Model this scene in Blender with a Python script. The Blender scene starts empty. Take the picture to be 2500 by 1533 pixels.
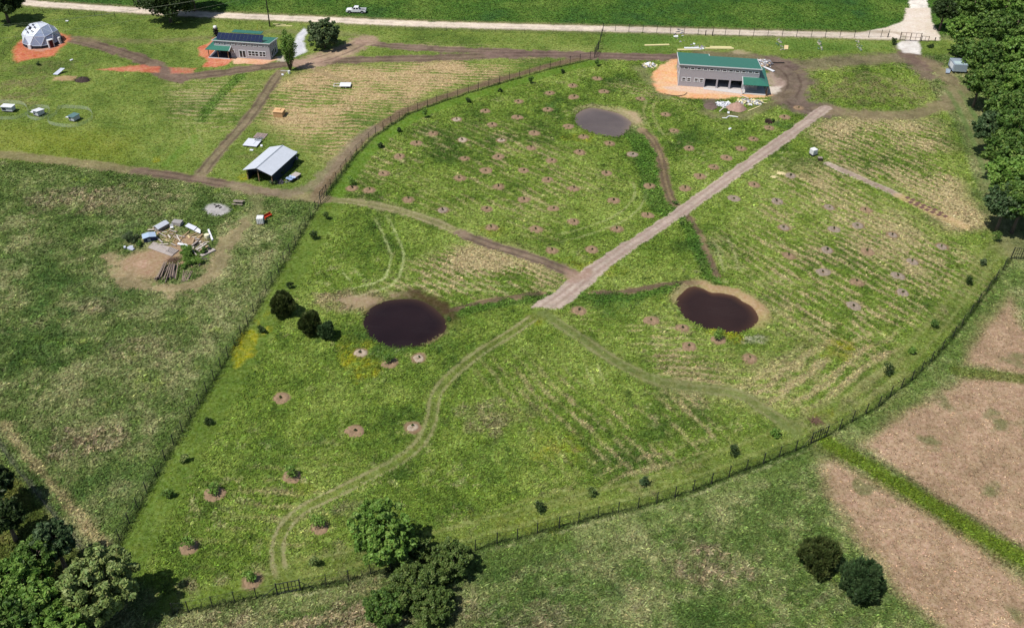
import bpy, math, random
import numpy as np
from mathutils import Vector, Matrix

# ------------------------------------------------------------------ camera, sky, sun, exposure
S = bpy.context.scene
COL = S.collection
random.seed(11)
rng = np.random.default_rng(11)
PHW, PHH, FPX = 2500.0, 1533.0, 2282.0          # photo size and focal length in photo pixels
CAM_H = 100.0
cam_data = bpy.data.cameras.new('camera')
cam = bpy.data.objects.new('camera', cam_data)
COL.objects.link(cam)
cam_data.sensor_width = 36.0
cam_data.lens = 36.0 * FPX / PHW
cam_data.clip_start = 1.0
cam_data.clip_end = 9000.0
CAM_R = Matrix.Rotation(math.radians(90 - 37.73), 3, 'X') @ Matrix.Rotation(math.radians(1.32), 3, 'Z')
cam.matrix_world = Matrix.Translation((0, 0, CAM_H)) @ CAM_R.to_4x4()
S.camera = cam

SUN_EL, SUN_AZ = math.radians(60.5), math.atan2(-0.82, -0.57)
sun_vec = Vector((math.sin(SUN_AZ) * math.cos(SUN_EL), math.cos(SUN_AZ) * math.cos(SUN_EL), math.sin(SUN_EL)))
world = bpy.data.worlds.new('World')
S.world = world
world.use_nodes = True
wn = world.node_tree
sky = wn.nodes.new('ShaderNodeTexSky')
sky.sky_type = 'NISHITA'
sky.sun_disc = False
sky.sun_elevation = SUN_EL
sky.sun_rotation = SUN_AZ
wn.nodes['Background'].inputs['Strength'].default_value = 0.075
wn.links.new(sky.outputs[0], wn.nodes['Background'].inputs['Color'])
sl = bpy.data.lights.new('sun', 'SUN')
sl.energy = 4.2
sl.angle = math.radians(0.53)
sl.color = (1.0, 0.955, 0.89)
so = bpy.data.objects.new('sun', sl)
COL.objects.link(so)
so.location = (-80, -60, 200)
so.rotation_euler = sun_vec.to_track_quat('Z', 'Y').to_euler()
S.view_settings.view_transform = 'Standard'
S.view_settings.look = 'None'
S.view_settings.exposure = 0.46
S.view_settings.gamma = 1.0

# ------------------------------------------------------------------ photo pixel -> place on the ground (or at height z)
RM = np.array(CAM_R)
def at(px, py, z=0.0):
    d = RM @ np.array([(px - PHW / 2) / FPX, -(py - PHH / 2) / FPX, -1.0])
    t = (z - CAM_H) / d[2]
    return np.array([d[0] * t, d[1] * t, z])
K = 2500.0 / 2464.0
def fv(*pts): return np.array([at(x * K, y * K)[:2] for x, y in pts])
def zz(ox, oy, s, *pts): return np.array([at(ox + x / s, oy + y / s)[:2] for x, y in pts])
def pp(*pts): return np.array([at(x, y)[:2] for x, y in pts])
def project(x, y, z=0.0):
    v = RM.T @ np.array([x, y, z - CAM_H])
    return PHW / 2 - FPX * v[0] / v[2], PHH / 2 + FPX * v[1] / v[2]

# ------------------------------------------------------------------ materials
def srgb(r, g, b, gain=1.0):
    f = lambda c: ((c / 255 + 0.055) / 1.055) ** 2.4 if c > 10 else c / 255 / 12.92
    return np.array([f(r), f(g), f(b)]) / gain
G = 1.42                                        # how bright a sunlit white surface renders here
MATS = {}
def mat(name, rgb, rough=0.75, var=0.18, scale=3.0, metal=0.0, bump=0.0, bscale=8.0, spec=0.3, wave=None, alpha=None, rgb2=None):
    if name in MATS: return MATS[name]
    m = bpy.data.materials.new(name)
    m.use_nodes = True
    nt = m.node_tree; N = nt.nodes; L = nt.links
    b = N['Principled BSDF']
    b.inputs['Roughness'].default_value = rough
    b.inputs['Metallic'].default_value = metal
    b.inputs['Specular IOR Level'].default_value = spec
    tc = N.new('ShaderNodeTexCoord')
    nz = N.new('ShaderNodeTexNoise')
    nz.inputs['Scale'].default_value = scale
    nz.inputs['Detail'].default_value = 6
    nz.inputs['Roughness'].default_value = 0.65
    L.new(tc.outputs['Object'], nz.inputs['Vector'])
    r = N.new('ShaderNodeValToRGB')
    c = np.array(rgb)
    c2 = np.array(rgb2) if rgb2 is not None else c * (1 + var)
    r.color_ramp.elements[0].position = 0.3
    r.color_ramp.elements[1].position = 0.7
    r.color_ramp.elements[0].color = (*np.clip(c * (1 - var), 0, 1), 1)
    r.color_ramp.elements[1].color = (*np.clip(c2, 0, 1), 1)
    L.new(nz.outputs['Fac'], r.inputs['Fac'])
    L.new(r.outputs['Color'], b.inputs['Base Color'])
    if bump > 0 or wave:
        bp = N.new('ShaderNodeBump')
        bp.inputs['Strength'].default_value = bump or 0.5
        bp.inputs['Distance'].default_value = 0.05
        if wave:
            w = N.new('ShaderNodeTexWave')
            w.bands_direction = wave[0]
            w.inputs['Scale'].default_value = wave[1]
            L.new(tc.outputs['Object'], w.inputs['Vector'])
            L.new(w.outputs['Fac'], bp.inputs['Height'])
        else:
            n2 = N.new('ShaderNodeTexNoise')
            n2.inputs['Scale'].default_value = bscale
            n2.inputs['Detail'].default_value = 5
            L.new(tc.outputs['Object'], n2.inputs['Vector'])
            L.new(n2.outputs['Fac'], bp.inputs['Height'])
        L.new(bp.outputs['Normal'], b.inputs['Normal'])
    if alpha is not None:
        b.inputs['Alpha'].default_value = alpha
    MATS[name] = m
    return m

def attr_mat(name, rough=0.6, transl=0.0, spec=0.25):
    m = bpy.data.materials.new(name)
    m.use_nodes = True
    nt = m.node_tree; N = nt.nodes; L = nt.links
    b = N['Principled BSDF']
    b.inputs['Roughness'].default_value = rough
    b.inputs['Specular IOR Level'].default_value = spec
    a = N.new('ShaderNodeAttribute'); a.attribute_name = 'Col'
    L.new(a.outputs['Color'], b.inputs['Base Color'])
    if transl:
        t = N.new('ShaderNodeBsdfTranslucent')
        mx = N.new('ShaderNodeMixShader'); mx.inputs[0].default_value = transl
        L.new(a.outputs['Color'], t.inputs['Color'])
        L.new(b.outputs[0], mx.inputs[1]); L.new(t.outputs[0], mx.inputs[2])
        L.new(mx.outputs[0], N['Material Output'].inputs['Surface'])
    return m
LEAF = attr_mat('foliage', 0.55, 0.28, 0.25)
GRASS = attr_mat('grass_blades', 0.7, 0.2, 0.15)
BARK = mat('bark', (0.11, 0.085, 0.065), 0.9, 0.35, 4.0, bump=0.5)
DEADWOOD = mat('grey_wood', srgb(150, 138, 128, G), 0.85, 0.3, 2.0)

# ------------------------------------------------------------------ object helpers
def tag(o, label=None, cat=None, group=None, kind=None):
    if label: o['label'] = label
    if cat: o['category'] = cat
    if group: o['group'] = group
    if kind: o['kind'] = kind
    return o
def thing(name, label, cat, loc=(0, 0, 0), rz=0.0, group=None):
    o = bpy.data.objects.new(name, None)
    o.empty_display_size = 0.3
    COL.objects.link(o)
    o.location = (loc[0], loc[1], loc[2] if len(loc) > 2 else 0.0)
    o.rotation_euler = (0, 0, rz)
    return tag(o, label, cat, group)
def np_obj(name, V, F, m, parent=None, col=None, smooth=False):
    V = np.asarray(V, dtype=np.float32); F = np.asarray(F, dtype=np.int32)
    me = bpy.data.meshes.new(name)
    me.vertices.add(len(V)); me.vertices.foreach_set('co', V.ravel())
    me.loops.add(F.size); me.loops.foreach_set('vertex_index', F.ravel())
    me.polygons.add(len(F)); me.polygons.foreach_set('loop_start', np.arange(len(F), dtype=np.int32) * F.shape[1])
    me.update(calc_edges=True)
    if smooth: me.polygons.foreach_set('use_smooth', np.ones(len(F), dtype=bool))
    if col is not None:
        c = np.ones((len(V), 4), dtype=np.float32); c[:, :col.shape[1]] = col
        a = me.color_attributes.new('Col', 'FLOAT_COLOR', 'POINT')
        a.data.foreach_set('color', c.ravel())
    me.materials.append(m)
    o = bpy.data.objects.new(name, me)
    COL.objects.link(o)
    if parent: o.parent = parent
    return o
class MB:
    def __init__(self): self.v = []; self.f = []
    def add(self, vs, fs):
        n = len(self.v)
        self.v += [tuple(map(float, p)) for p in vs]
        self.f += [tuple(i + n for i in f) for f in fs]
        return self
    def box(self, c, s, rz=0.0, rx=0.0, ry=0.0):
        M = Matrix.Translation(c) @ Matrix.Rotation(rz, 4, 'Z') @ Matrix.Rotation(rx, 4, 'X') @ Matrix.Rotation(ry, 4, 'Y')
        h = [k / 2 for k in s]
        vs = [M @ Vector((x * h[0], y * h[1], z * h[2])) for x in (-1, 1) for y in (-1, 1) for z in (-1, 1)]
        return self.add(vs, [(0, 1, 3, 2), (4, 6, 7, 5), (0, 4, 5, 1), (2, 3, 7, 6), (0, 2, 6, 4), (1, 5, 7, 3)])
    def b2(self, x0, x1, y0, y1, z0, z1):
        return self.box(((x0 + x1) / 2, (y0 + y1) / 2, (z0 + z1) / 2), (x1 - x0, y1 - y0, z1 - z0))
    def hexa(self, lo, hi):                      # two quads (lower, upper), same winding
        return self.add(list(lo) + list(hi), [(3, 2, 1, 0), (4, 5, 6, 7), (0, 1, 5, 4), (1, 2, 6, 5), (2, 3, 7, 6), (3, 0, 4, 7)])
    def prism(self, poly, vec):                  # planar polygon pushed along vec
        n = len(poly); v = Vector(vec)
        top = [Vector(p) + v for p in poly]
        return self.add(list(poly) + top, [tuple(range(n))[::-1], tuple(range(n, 2 * n))] + [(i, (i + 1) % n, n + (i + 1) % n, n + i) for i in range(n)])
    def tube(self, pts, r, n=6, cap=True):
        pts = [Vector(p) for p in pts]
        rs = r if isinstance(r, (list, tuple)) else [r] * len(pts)
        base = len(self.v); ring = []
        for i, p in enumerate(pts):
            d = (pts[min(i + 1, len(pts) - 1)] - pts[max(i - 1, 0)]).normalized()
            a = d.orthogonal().normalized(); b = d.cross(a)
            for k in range(n):
                t = 2 * math.pi * k / n
                self.v.append(tuple(p + a * (rs[i] * math.cos(t)) + b * (rs[i] * math.sin(t))))
        for i in range(len(pts) - 1):
            for k in range(n):
                q = base + i * n
                self.f.append((q + k, q + (k + 1) % n, q + n + (k + 1) % n, q + n + k))
        if cap:
            self.f.append(tuple(base + k for k in range(n))[::-1])
            self.f.append(tuple(base + (len(pts) - 1) * n + k for k in range(n)))
        return self
    def build(self, name, m, parent=None, smooth=False, bevel=0.0):
        me = bpy.data.meshes.new(name)
        me.from_pydata(self.v, [], self.f)
        me.update()
        if smooth: me.polygons.foreach_set('use_smooth', [True] * len(me.polygons))
        me.materials.append(m)
        o = bpy.data.objects.new(name, me)
        COL.objects.link(o)
        if parent: o.parent = parent
        if bevel:
            bv = o.modifiers.new('bevel', 'BEVEL'); bv.width = bevel; bv.segments = 2; bv.limit_method = 'ANGLE'
        return o
def copy_tree(o, parent=None):
    c = o.copy(); COL.objects.link(c)
    if parent: c.parent = parent
    for ch in o.children: copy_tree(ch, c)
    return c

# ------------------------------------------------------------------ noise and shapes on the ground (numpy)
def vnoise(x, y, s, seed):
    x = x / s + seed * 17.31; y = y / s - seed * 9.17
    xi = np.floor(x); yi = np.floor(y); fx = x - xi; fy = y - yi
    fx = fx * fx * (3 - 2 * fx); fy = fy * fy * (3 - 2 * fy)
    def h(i, j):
        t = np.sin(i * 127.1 + j * 311.7 + seed * 74.7) * 43758.5453
        return t - np.floor(t)
    return (h(xi, yi) * (1 - fx) + h(xi + 1, yi) * fx) * (1 - fy) + (h(xi, yi + 1) * (1 - fx) + h(xi + 1, yi + 1) * fx) * fy
def fbm(x, y, s, seed, o=4, g=0.55):
    t = 0.0; a = 1.0; n = 0.0
    for k in range(o):
        t = t + a * vnoise(x, y, s / 2.03 ** k, seed + k); n += a; a *= g
    return t / n
def smooth_line(p, n=6):
    p = np.asarray(p); q = np.vstack([2 * p[0] - p[1], p, 2 * p[-1] - p[-2]]); out = []
    for i in range(1, len(q) - 2):
        for t in np.linspace(0, 1, n, endpoint=False):
            out.append(0.5 * (2 * q[i] + (q[i + 1] - q[i - 1]) * t + (2 * q[i - 1] - 5 * q[i] + 4 * q[i + 1] - q[i + 2]) * t * t + (3 * q[i] - q[i - 1] - 3 * q[i + 1] + q[i + 2]) * t ** 3))
    out.append(p[-1])
    return np.array(out)
def smooth_ring(p, n=5):
    p = np.asarray(p); m = len(p); out = []
    for i in range(m):
        a, b, c, d = p[i - 1], p[i], p[(i + 1) % m], p[(i + 2) % m]
        for t in np.linspace(0, 1, n, endpoint=False):
            out.append(0.5 * (2 * b + (c - a) * t + (2 * a - 5 * b + 4 * c - d) * t * t + (3 * b - a - 3 * c + d) * t ** 3))
    return np.array(out)
def seg_dist(X, Y, pts, pad=12.0, closed=False, side=False):
    D = np.full(X.shape, 1e3); SD = np.zeros(X.shape) if side else None
    n = len(pts)
    for i in range(n if closed else n - 1):
        a, b = pts[i], pts[(i + 1) % n]
        k = np.nonzero((X > min(a[0], b[0]) - pad) & (X < max(a[0], b[0]) + pad) & (Y > min(a[1], b[1]) - pad) & (Y < max(a[1], b[1]) + pad))[0]
        if not len(k): continue
        d = b - a; L2 = max(d @ d, 1e-9)
        px, py = X[k] - a[0], Y[k] - a[1]
        t = np.clip((px * d[0] + py * d[1]) / L2, 0, 1)
        dd = np.hypot(px - t * d[0], py - t * d[1])
        u = dd < D[k]
        D[k[u]] = dd[u]
        if side: SD[k[u]] = (np.sign(d[0] * py - d[1] * px))[u] * dd[u]
    return (D, SD) if side else D
def poly_sd(X, Y, pts, pad=20.0):
    D = seg_dist(X, Y, pts, pad, True)
    ins = np.zeros(X.shape, bool)
    lo, hi = pts.min(0), pts.max(0)
    k = np.nonzero((X > lo[0]) & (X < hi[0]) & (Y > lo[1]) & (Y < hi[1]))[0]
    x, y = X[k], Y[k]; c = np.zeros(len(k), bool); n = len(pts)
    for i in range(n):
        a, b = pts[i], pts[(i + 1) % n]
        if abs(a[1] - b[1]) < 1e-9: continue
        q = ((a[1] > y) != (b[1] > y)) & (x < (b[0] - a[0]) * (y - a[1]) / (b[1] - a[1]) + a[0])
        c ^= q
    ins[k] = c
    return np.where(ins, -D, D)
def sstep(a, b, x):
    t = np.clip((x - a) / (b - a), 0, 1)
    return t * t * (3 - 2 * t)

# ------------------------------------------------------------------ the layout, read off the photograph
POND_NORTH = smooth_ring(zz(1350, 200, 3.358, (180, 295), (215, 240), (310, 208), (430, 225), (540, 255), (600, 290), (640, 330), (610, 385), (540, 440), (400, 430), (280, 390), (210, 350)))
POND_LEFT = smooth_ring(zz(600, 600, 3.777, (1085, 700), (1130, 590), (1250, 515), (1400, 485), (1560, 485), (1680, 530), (1770, 600), (1840, 690), (1835, 770), (1760, 830), (1640, 890), (1500, 920), (1350, 920), (1230, 880), (1140, 800)))
POND_RIGHT = smooth_ring(zz(1200, 600, 3.357, (1520, 450), (1560, 385), (1640, 330), (1720, 340), (1800, 375), (1880, 380), (1990, 405), (2060, 450), (2130, 490), (2180, 560), (2180, 610), (2130, 660), (2050, 700), (1980, 705), (1870, 680), (1750, 660), (1640, 610), (1575, 560)))
PONDS = [POND_NORTH, POND_LEFT, POND_RIGHT]
PIT = pp(*[(1879 + 12 * math.cos(t), 297 + 7 * math.sin(t)) for t in np.linspace(0, 6.28, 14, endpoint=False)])
LANE = smooth_line(pp((2014, 264), (1948.6, 314.6), (1796.7, 421.9), (1659.7, 520), (1534.6, 602), (1478, 640.7), (1444, 665), (1405.5, 698), (1367, 728), (1328, 755)))
ROAD = smooth_line(fv((-120, -40), (-20, -12), (60, 6), (180, 16), (300, 24), (420, 31), (520, 37), (680, 44), (800, 49), (1000, 58), (1200, 64), (1450, 70), (1700, 77), (1900, 82), (2050, 86), (2150, 87)))
ROAD_NE = smooth_line(fv((2190, 92), (2207, 50), (2210, 0), (2208, -60), (2200, -200)))
FENCE_LEFT = pp((275, 1362), (293.5, 1319), (316.5, 1279), (337, 1242), (359, 1203), (382, 1163), (404, 1124), (425, 1088), (446, 1055), (466, 1020), (486, 988), (505, 958), (523, 928), (540, 900), (557, 872), (573, 845), (589, 819), (605, 793), (620.6, 767), (636.5, 739.5), (651, 714), (665, 690), (680.5, 666), (694, 642), (708, 620), (722, 600), (734, 574), (746.6, 554), (759, 533), (771, 514), (783, 496.6))
FENCE_ARC = pp((797.6, 479), (808, 460.7), (821.4, 444.5), (834, 426), (846, 410), (858.5, 392.4), (871, 376), (885, 363.5), (900.6, 345), (917.5, 331), (936, 319.5), (955, 305.6), (975.4, 294.5), (996.7, 279), (1019.8, 271.5), (1043.7, 261.7), (1066.8, 254), (1092, 244), (1117.4, 237.4), (1143.5, 228), (1167.8, 221.6), (1193.4, 213), (1219.5, 205.7), (1244, 197.7), (1268, 191.6), (1293, 183.8), (1318, 177), (1343, 169.5), (1367, 163.6), (1391.4, 158), (1415.7, 152.7), (1440.5, 146), (1451, 141.7))
FENCE_SIDE = pp((1461, 122), (1465, 105), (1468.5, 90), (1472, 76))
FENCE_ROAD = pp((1472, 76), (1502, 77.5), (1535, 79), (1569, 80.5), (1603, 82), (1636, 83), (1670, 84), (1704, 85.5), (1740, 86.5), (1770, 87.5), (1804, 88.5), (1839, 89.3), (1874, 90), (1909, 90.5), (1944, 91), (1980, 91.5), (2014, 92), (2050, 92.3), (2085, 92.5), (2120, 92.5), (2150, 92), (2168, 91.5))
FENCE_RIGHT = pp((2467, 633), (2449, 657), (2430, 683), (2410, 711), (2388, 740), (2368, 767), (2347, 795), (2325.8, 823), (2299, 853), (2272, 883), (2248, 906), (2224.6, 929), (2199, 949), (2172.5, 967.8), (2144, 993), (2113, 1011), (2080, 1029), (2049, 1048), (2015.8, 1067))
FENCE_SOUTH = pp((1978.7, 1084), (1941, 1101), (1901.8, 1116), (1863, 1132), (1821, 1148), (1779, 1164.4), (1736, 1181.7), (1692, 1198), (1647.4, 1213.6), (1603, 1227.5), (1557, 1241), (1509, 1252), (1460, 1262.5), (1412, 1276), (1365, 1288), (1311.5, 1302.5), (1263, 1317), (1213.7, 1326.5), (1160.5, 1344), (1110, 1357), (1058, 1370), (1006, 1382), (955, 1392), (904.8, 1401.6), (852, 1418), (797.7, 1428.8), (734.7, 1441.5))
FENCE_CORNER = pp((677.8, 1452), (626.7, 1460.7), (574, 1471), (520, 1483), (461.3, 1494.4), (425, 1499))
ENCLOSURE = np.vstack([FENCE_LEFT[::-1], pp((425, 1499)), FENCE_CORNER[::-1], FENCE_SOUTH[::-1], FENCE_RIGHT[::-1], pp((2420, 560), (2330, 300), (2260, 200), (2160, 130)), FENCE_SIDE[:1], FENCE_ARC[::-1]])

RING_FV = [(1437, 190), (1377, 207), (1453, 221), (1322, 225), (1380, 234), (1248, 245), (1541, 238), (1167, 268), (1317, 264), (1245, 283), (1602, 276), (1184, 301), (1367, 305), (1285, 321), (1041, 322), (1404, 330), (1622, 315), (1113, 337, 'w'), (1206, 338, 'w'), (1467, 346), (1001, 345), (1278, 357), (1812, 335), (1658, 357), (1783, 358), (1395, 367), (1522, 372, 'g'), (1748, 380), (961, 377), (1198, 378), (1117, 382), (1327, 387), (1717, 402), (1260, 411), (1169, 411), (923, 418), (1459, 417), (1684, 425), (1106, 429), (1317, 433), (1563, 448), (1199, 450), (1648, 454), (1380, 455), (888, 458), (1261, 481), (982, 481), (1477, 483), (1331, 502), (1171, 503), (1558, 518), (1066, 506, 'g'), (1183, 548), (1380, 534), (1484, 552), (1289, 552), (1328, 603), (1424, 601),
           (1815, 445), (1902, 423, 'g'), (1766, 478, 'g'), (1870, 485, 'g'), (1995, 499, 'g'), (2084, 506), (1887, 548, 'g'), (2007, 552, 'g'), (2064, 543, 'g'), (2148, 566, 'g'), (2266, 594, 'g'), (1990, 602, 'g'), (2088, 606), (1898, 616), (2195, 630, 'g'), (1981, 655, 'g'), (2160, 664, 'g'), (2061, 680), (2172, 704, 'g'), (2054, 736, 'g'),
           (1921, 260), (1888, 282), (1850, 308), (1393, 749), (1567, 772), (1643, 789), (1658, 834), (1729, 818, 'b'), (1804, 863), (868, 849, 'w'), (938, 874, 'b'), (1007, 862, 'w'), (677, 958), (853, 1037), (993, 1028, 'w'), (702, 1146, 'b'), (516, 1188, 'b'), (770, 1270, 'b'), (454, 1315, 'b'), (607, 1396, 'b'), (1099, 288, 'w'), (848, 453)]

# ------------------------------------------------------------------ the ground: one sheet to the horizon, fine where the photograph looks
NU = 1040
us = np.concatenate([[-60, -20, -6, -2.5, -1.4], np.linspace(-1, 1, NU), [1.4, 2.5, 6, 20, 60]])
ys = [52.0]
while ys[-1] < 330: ys.append(ys[-1] + 0.17 + 0.38 * ((ys[-1] - 52) / 278) ** 1.3)
ysr = np.concatenate([[-4000, -900, -200, -40, 20, 40], ys, [350, 420, 700, 1600, 5000]])
wy = 52 + 0.555 * np.clip(ysr, 50, 420)
GX = (us[None, :] * wy[:, None]); GY = np.repeat(ysr[:, None], len(us), 1)
nr, nc = GX.shape
X = GX.ravel(); Y = GY.ravel()
fine = (np.abs(us)[None, :] <= 1.0) & ((ysr[:, None] >= 52) & (ysr[:, None] <= 331))
fine = fine.ravel()
C = np.zeros((len(X), 3)); GRS = np.ones(len(X)); TALL = np.full(len(X), 0.35)
n_big = fbm(X, Y, 38, 1); n_mid = fbm(X, Y, 11, 5); n_sm = fbm(X, Y, 3.2, 9, 4, 0.62); n_fine = fbm(X, Y, 0.9, 14, 3, 0.7)
n_edge = (fbm(X, Y, 2.2, 21, 4, 0.65) - 0.5)
def col(*c): return srgb(*c, G)
def lay(c, m):
    global C
    m = np.clip(m, 0, 1)[:, None]
    C = C * (1 - m) + np.asarray(c) * m
def grs(v, m):
    global GRS
    GRS = GRS * (1 - np.clip(m, 0, 1)) + v * np.clip(m, 0, 1)
def tall(v, m):
    global TALL
    TALL = TALL * (1 - np.clip(m, 0, 1)) + v * np.clip(m, 0, 1)
def ramp(t, a, b, c):
    t = np.clip(t, 0, 1)[:, None]
    a, b, c = map(np.asarray, (a, b, c))
    return np.where(t < 0.5, a + (b - a) * (t * 2), b + (c - b) * (t * 2 - 1))
cont = lambda n, k=2.2: np.clip((n - 0.5) * k + 0.5, 0, 1)
sd_enc = poly_sd(X, Y, ENCLOSURE, 30)
mix1 = cont(0.38 * n_mid + 0.3 * n_sm + 0.16 * n_big + 0.16 * n_fine, 3.4)
inside = ramp(mix1, col(70, 96, 33), col(106, 130, 47), col(134, 152, 70))
meadow = ramp(cont(0.36 * n_mid + 0.36 * n_sm + 0.12 * n_big + 0.16 * n_fine, 3.4), col(56, 76, 32), col(84, 100, 52), col(126, 126, 90))
meadow = meadow * (1.44 + 0.08 * sstep(-40, 20, X))[:, None] * np.array([1.02, 1.05, 0.94])
nfield = ramp(cont(0.45 * n_mid + 0.3 * n_big + 0.25 * n_sm, 3.0), col(58, 94, 42), col(74, 108, 38), col(98, 124, 50))
lawn = ramp(mix1, col(84, 106, 42), col(106, 126, 52), col(128, 142, 68))
C[:] = meadow
W = sstep(0.8, -0.8, sd_enc + n_edge * 1.5)[:, None]
C = C * (1 - W) + inside * W
fleck = sstep(.60, .72, 0.6 * n_fine + 0.4 * fbm(X, Y, 2.4, 61, 3)) * sstep(.42, .62, fbm(X, Y, 17, 66, 3))
lay(col(164, 162, 112), fleck * 0.62)
fl2 = sstep(.66, .76, 0.55 * fbm(X, Y, 1.7, 81, 3) + .45 * n_fine + .10 * (fbm(X, Y, 21, 86, 2) - .3))
lay(col(44, 72, 20), fl2 * 0.7)
fl3 = sstep(.62, .74, 0.6 * fbm(X, Y, 3.1, 91, 3) + .4 * n_fine) * sstep(.45, .6, fbm(X, Y, 26, 96, 2))
lay(col(128, 150, 58), fl3 * 0.5)
tall(0.3, W[:, 0])
def region(c, pts, soft=3.0, k=1.0, nz=6.0, seedless=None):
    sd = poly_sd(X, Y, pts, 25)
    m = sstep(soft, -soft, sd + (n_mid - 0.5) * nz + n_edge * nz * 0.4) * k
    lay(c, m) if np.ndim(c) == 1 else lay_arr(c, m)
    return m
def lay_arr(c, m):
    global C
    m = np.clip(m, 0, 1)[:, None]
    C = C * (1 - m) + c * m
# north field beyond the road, yard between road and enclosure
road_y = np.interp(X, ROAD[:, 0], ROAD[:, 1])
lay_arr(nfield, sstep(-0.5, 0.5, Y - road_y - 2 + n_edge * 2)); tall(0.3, (Y > road_y) * 1.0)
yard = fv((-400, 375), (200, 395), (400, 420), (560, 447), (700, 475), (775, 480), (790, 440), (950, 290), (1100, 240), (1440, 140), (1640, 140), (2200, 130), (2600, 130), (2600, 95), (2160, 96), (1700, 83), (1000, 62), (300, 28), (-400, -30))
m = region(lawn, yard, 1.0, 1.0, 2.0); tall(0.18, m)
region(ramp(cont(n_mid), col(110, 122, 30), col(126, 134, 40), col(140, 142, 62)), fv((-60, 300), (200, 312), (330, 330), (300, 395), (100, 382), (-60, 370)), 5, 0.5)
region(ramp(cont(n_mid), col(78, 112, 40), col(92, 124, 48), col(112, 132, 60)), fv((1450, 70), (2170, 100), (2170, 120), (1660, 118), (1450, 130)), 2, 0.6)
# lower left corner by the wood, mown and yellowish
region(ramp(cont(n_sm), col(70, 84, 30), col(88, 98, 38), col(106, 108, 50)), pp((-80, 1085), (30, 1160), (140, 1280), (230, 1370), (100, 1500), (-80, 1500)), 1.2, 0.9, 1.5)
# tan dry-grass fields beyond the right fence
pink = ramp(cont(0.4 * n_sm + 0.3 * n_fine + 0.3 * n_mid, 2.2), col(148, 124, 98), col(168, 140, 114), col(186, 156, 130))
for pts in (fv((2045, 1070), (2130, 1020), (2240, 960), (2300, 905), (2600, 890), (2700, 1500), (2464, 1330), (2200, 1165)),
            fv((1960, 1085), (2040, 1110), (2200, 1215), (2464, 1385), (2700, 1540), (2700, 1700), (2300, 1560), (2160, 1400), (2060, 1290), (1990, 1190)),
            fv((2430, 700), (2385, 770), (2330, 840), (2310, 885), (2464, 895), (2600, 880), (2600, 700), (2464, 790))):
    m = region(pink, pts, 1.8, 0.93, 4.5); tall(0.13, m); grs(.45, m)
    grn = sstep(0.60, 0.72, fbm(X, Y, 7, 71)) * m
    lay(col(98, 108, 62), grn * 0.75)
far_c = np.where((Y > road_y)[:, None], nfield[fine].mean(0), meadow[fine].mean(0))   # beyond the fine part of the sheet: plain grass
C = np.where(fine[:, None], C, far_c)
# ---- straw left in mowing rows
def straw(pts, d0, d1, k, sp=1.7, soft=6.0, c=(182, 165, 124), cut=0.48):
    sd = poly_sd(X, Y, pts, 25)
    m = sstep(soft, -soft, sd + (n_mid - 0.5) * 9)
    d = d1 - d0; d = d / np.linalg.norm(d)
    u = X * d[0] + Y * d[1]; v = -X * d[1] + Y * d[0]
    v = v + (n_mid - 0.5) * 3.4 + (n_sm - .5) * .5
    row = 0.5 + 0.5 * np.cos(2 * np.pi * v / sp)
    br = fbm(u / 5.0, v, 0.8, 33, 3, 0.7)
    patch = cont(fbm(X, Y, 13, 44, 3), 2.4)
    val = 0.31 * row + 0.56 * br + 0.45 * patch * k + 0.24 * n_fine
    s = sstep(cut + 0.28 - 0.2 * k, cut + 0.55 - 0.2 * k, val)
    lay(col(*c), s * m * (0.5 + 0.42 * k))
    return m
straw(fv((655, 195), (800, 160), (1000, 150), (1270, 140), (1190, 190), (1010, 245), (880, 320), (800, 390), (735, 355), (630, 300)), *fv((700, 250), (920, 260)), 0.92, 1.6, 4, (186, 160, 120))
straw(fv((1935, 300), (2080, 280), (2250, 290), (2330, 480), (2380, 545), (2300, 560), (2170, 470), (2000, 385)), *fv((2000, 390), (2170, 470)), 1.0, 1.7, 4)
straw(fv((1830, 420), (2000, 400), (2380, 640), (2330, 740), (2100, 850), (1880, 800), (1760, 590)), *fv((2000, 390), (2170, 470)), 0.74, 1.9)
straw(fv((1130, 560), (1370, 665), (1320, 705), (1000, 725), (930, 690), (1000, 640)), *fv((1150, 600), (1330, 680)), 0.98, 1.5, 4)
straw(fv((1400, 770), (1640, 770), (1760, 900), (1900, 860), (1900, 1000), (1600, 910), (1440, 840)), *fv((1500, 810), (1650, 812)), 0.7, 1.6)
straw(fv((1700, 930), (2200, 760), (2230, 830), (2060, 980), (1900, 1030)), *fv((1900, 970), (2180, 780)), 0.56, 2.6, 5)
straw(fv((1180, 880), (1500, 900), (1800, 1010), (1700, 1120), (1350, 1120)), *fv((1250, 900), (1420, 1080)), 0.42, 1.9, 8)
straw(fv((830, 320), (1250, 300), (1500, 430), (1300, 560), (950, 480), (860, 420)), *fv((1000, 450), (1250, 560)), 0.4, 2.1, 8)
straw(fv((1300, 1180), (1700, 1060), (1900, 1050), (1700, 1150), (1400, 1220)), *fv((1400, 1180), (1700, 1080)), 0.4, 2.0, 4)
straw(fv((600, 1150), (800, 1080), (850, 1400), (560, 1380)), *fv((600, 1250), (800, 1240)), 0.34, 2.2, 6)
straw(fv((420, 190), (640, 200), (560, 330), (430, 330)), *fv((440, 260), (600, 262)), 0.5, 1.8, 5)
straw(fv((1100, 1480), (1600, 1330), (2000, 1430), (2000, 1560), (1100, 1560)), *fv((1200, 1500), (1500, 1350)), 0.55, 2.4, 8, (150, 144, 112))
straw(fv((430, 1480), (900, 1420), (1000, 1560), (430, 1560)), *fv((500, 1500), (800, 1450)), 0.5, 2.6, 6, (186, 170, 132))
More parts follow.
